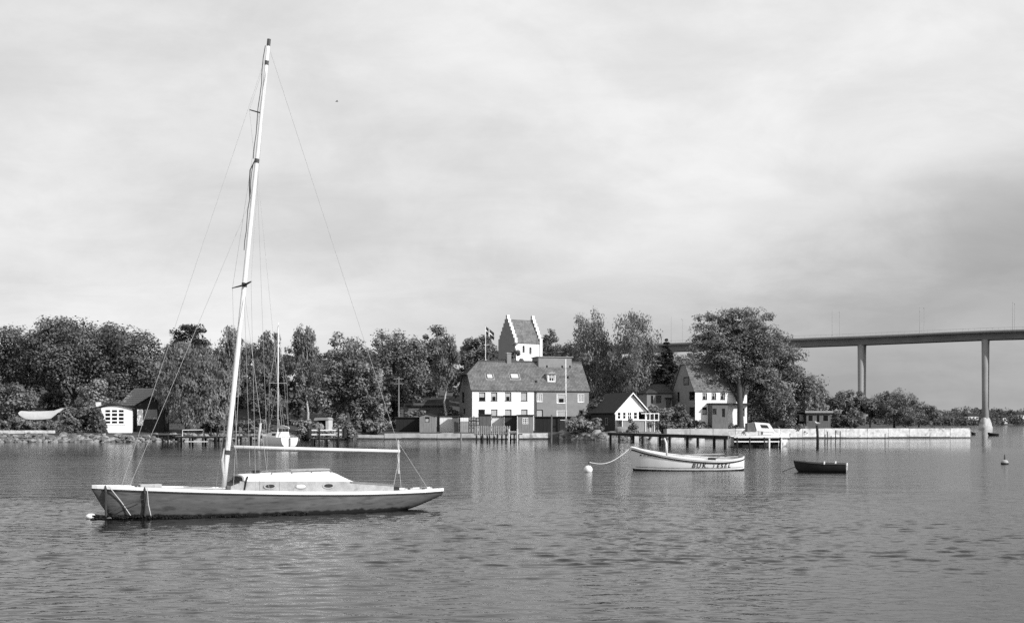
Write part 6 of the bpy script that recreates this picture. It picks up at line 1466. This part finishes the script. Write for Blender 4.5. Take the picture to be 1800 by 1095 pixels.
# upturned rowing boats by the cottage, low dark boats beyond the breakwater
def simple_boat(name, label, px0, px1, yb_, m, Y=None, z=None, up=False, beam=0.6, hgt=0.45, rz=0.0):
    Yq = Y or depth(yb_); L_ = (px1 - px0) / F * Yq; X = (px0 - CX) / F * Yq; zb = 0.0 if z is None else z
    o = root(name, label, 'boat', (X, Yq, zb), rz); stt = [(0, hgt * 1.25, hgt * 1.1, 0.02), (L_ * 0.08, hgt * 1.2, 0.1 * hgt, beam * 0.35), (L_ * 0.3, hgt * 1.05, -0.1, beam * 0.85), (L_ * 0.6, hgt, -0.1, beam), (L_, hgt * 1.02, -0.05, beam * 0.75)]
    h_ = Hull(stt, 0.5, 1.0); xx_ = list(np.linspace(0, L_, 16)); b, rg = h_.shell(xx_); b.poly(rg[-1])
    if up: b.v = [(v[0], v[1], hgt * 1.25 - v[2] + 0.02) for v in b.v]
    b.build('hull', m, o, smooth=False)
    for sg in (-1, 1):
        k = MB(); sec = [[(x, sg * (h_.at(x)[2] + o_), h_.at(x)[0] + dz) for o_, dz in ((-0.03, 0.02), (0.03, 0.02), (0.03, -0.03), (-0.03, -0.03))] for x in xx_]
        if up: sec = [[(a, c, hgt * 1.25 - d + 0.02) for a, c, d in s_] for s_ in sec]
        k.loft(sec); k.build('gunwale', 'grey_wood', o)
    if not up: MB().box(L_ * 0.45, L_ * 0.5, -beam * 0.8, beam * 0.8, hgt * 0.6, hgt * 0.68).build('thwart', 'grey_wood', o)
    return o
gq = lambda px, Y: gz((px - CX) / F * Y, Y)
simple_boat('rowing_boat', 'upturned white rowing boat on the bank below the veranda', 1124, 1143, 0, 'white_paint', 198.9, gq(1134, 198.9) - 0.02, True, 0.55, 0.5, R(8))
simple_boat('rowing_boat', 'long pale skiff lying on trestles before the veranda', 1119, 1151, 0, 'felt_grey', 200.5, gq(1134, 200.5) + 0.55, False, 0.5, 0.35, R(5))
simple_boat('rowing_boat', 'grey boat laid up under the corner of the cottage', 1080, 1102, 0, 'grey_wood', 199.5, gq(1090, 199.5) - 0.02, True, 0.6, 0.6)
simple_boat('rowing_boat', 'grey skiff stacked before the white boarded lean shed', 770, 797, 0, 'grey_wood', 203.0, gq(783, 203) - 0.02, True, 0.5, 0.5)
simple_boat('rowing_boat', 'pale boat drawn up beside the tall dark post', 985, 1006, 0, 'canvas', 200.8, gq(995, 200.8) - 0.05, False, 0.6, 0.5, R(10))
simple_boat('far_boat', 'low dark boat lying off the end of the breakwater', 1736, 1754, 765.5, 'rubber', beam=0.8, hgt=0.5)
simple_boat('far_boat', 'tiny dark boat touching the tip of the breakwater', 1707, 1714, 764, 'rubber', beam=0.5, hgt=0.5)
# gull in flight
Ybd = 90.0; p = P(592, 179, Ybd); bd = root('flying_bird', 'dark bird flying high in the sky right of the yacht mast', 'bird', p, R(20)); bd.scale = (0.6, 0.6, 0.6)
MB().tube([(-0.16, 0, 0), (0, 0, 0.02), (0.16, 0, 0.0)], [0.015, 0.055, 0.02], 8).build('body', 'rubber', bd, smooth=True)
for sg in (-1, 1): MB().prism([(0.07, sg * 0.03, 0.03), (0.03, sg * 0.25, 0.1), (-0.08, sg * 0.45, 0.04), (-0.06, sg * 0.22, 0.07), (-0.06, sg * 0.03, 0.02)], (0, 0, 0.012)).build('wing', 'rubber', bd)
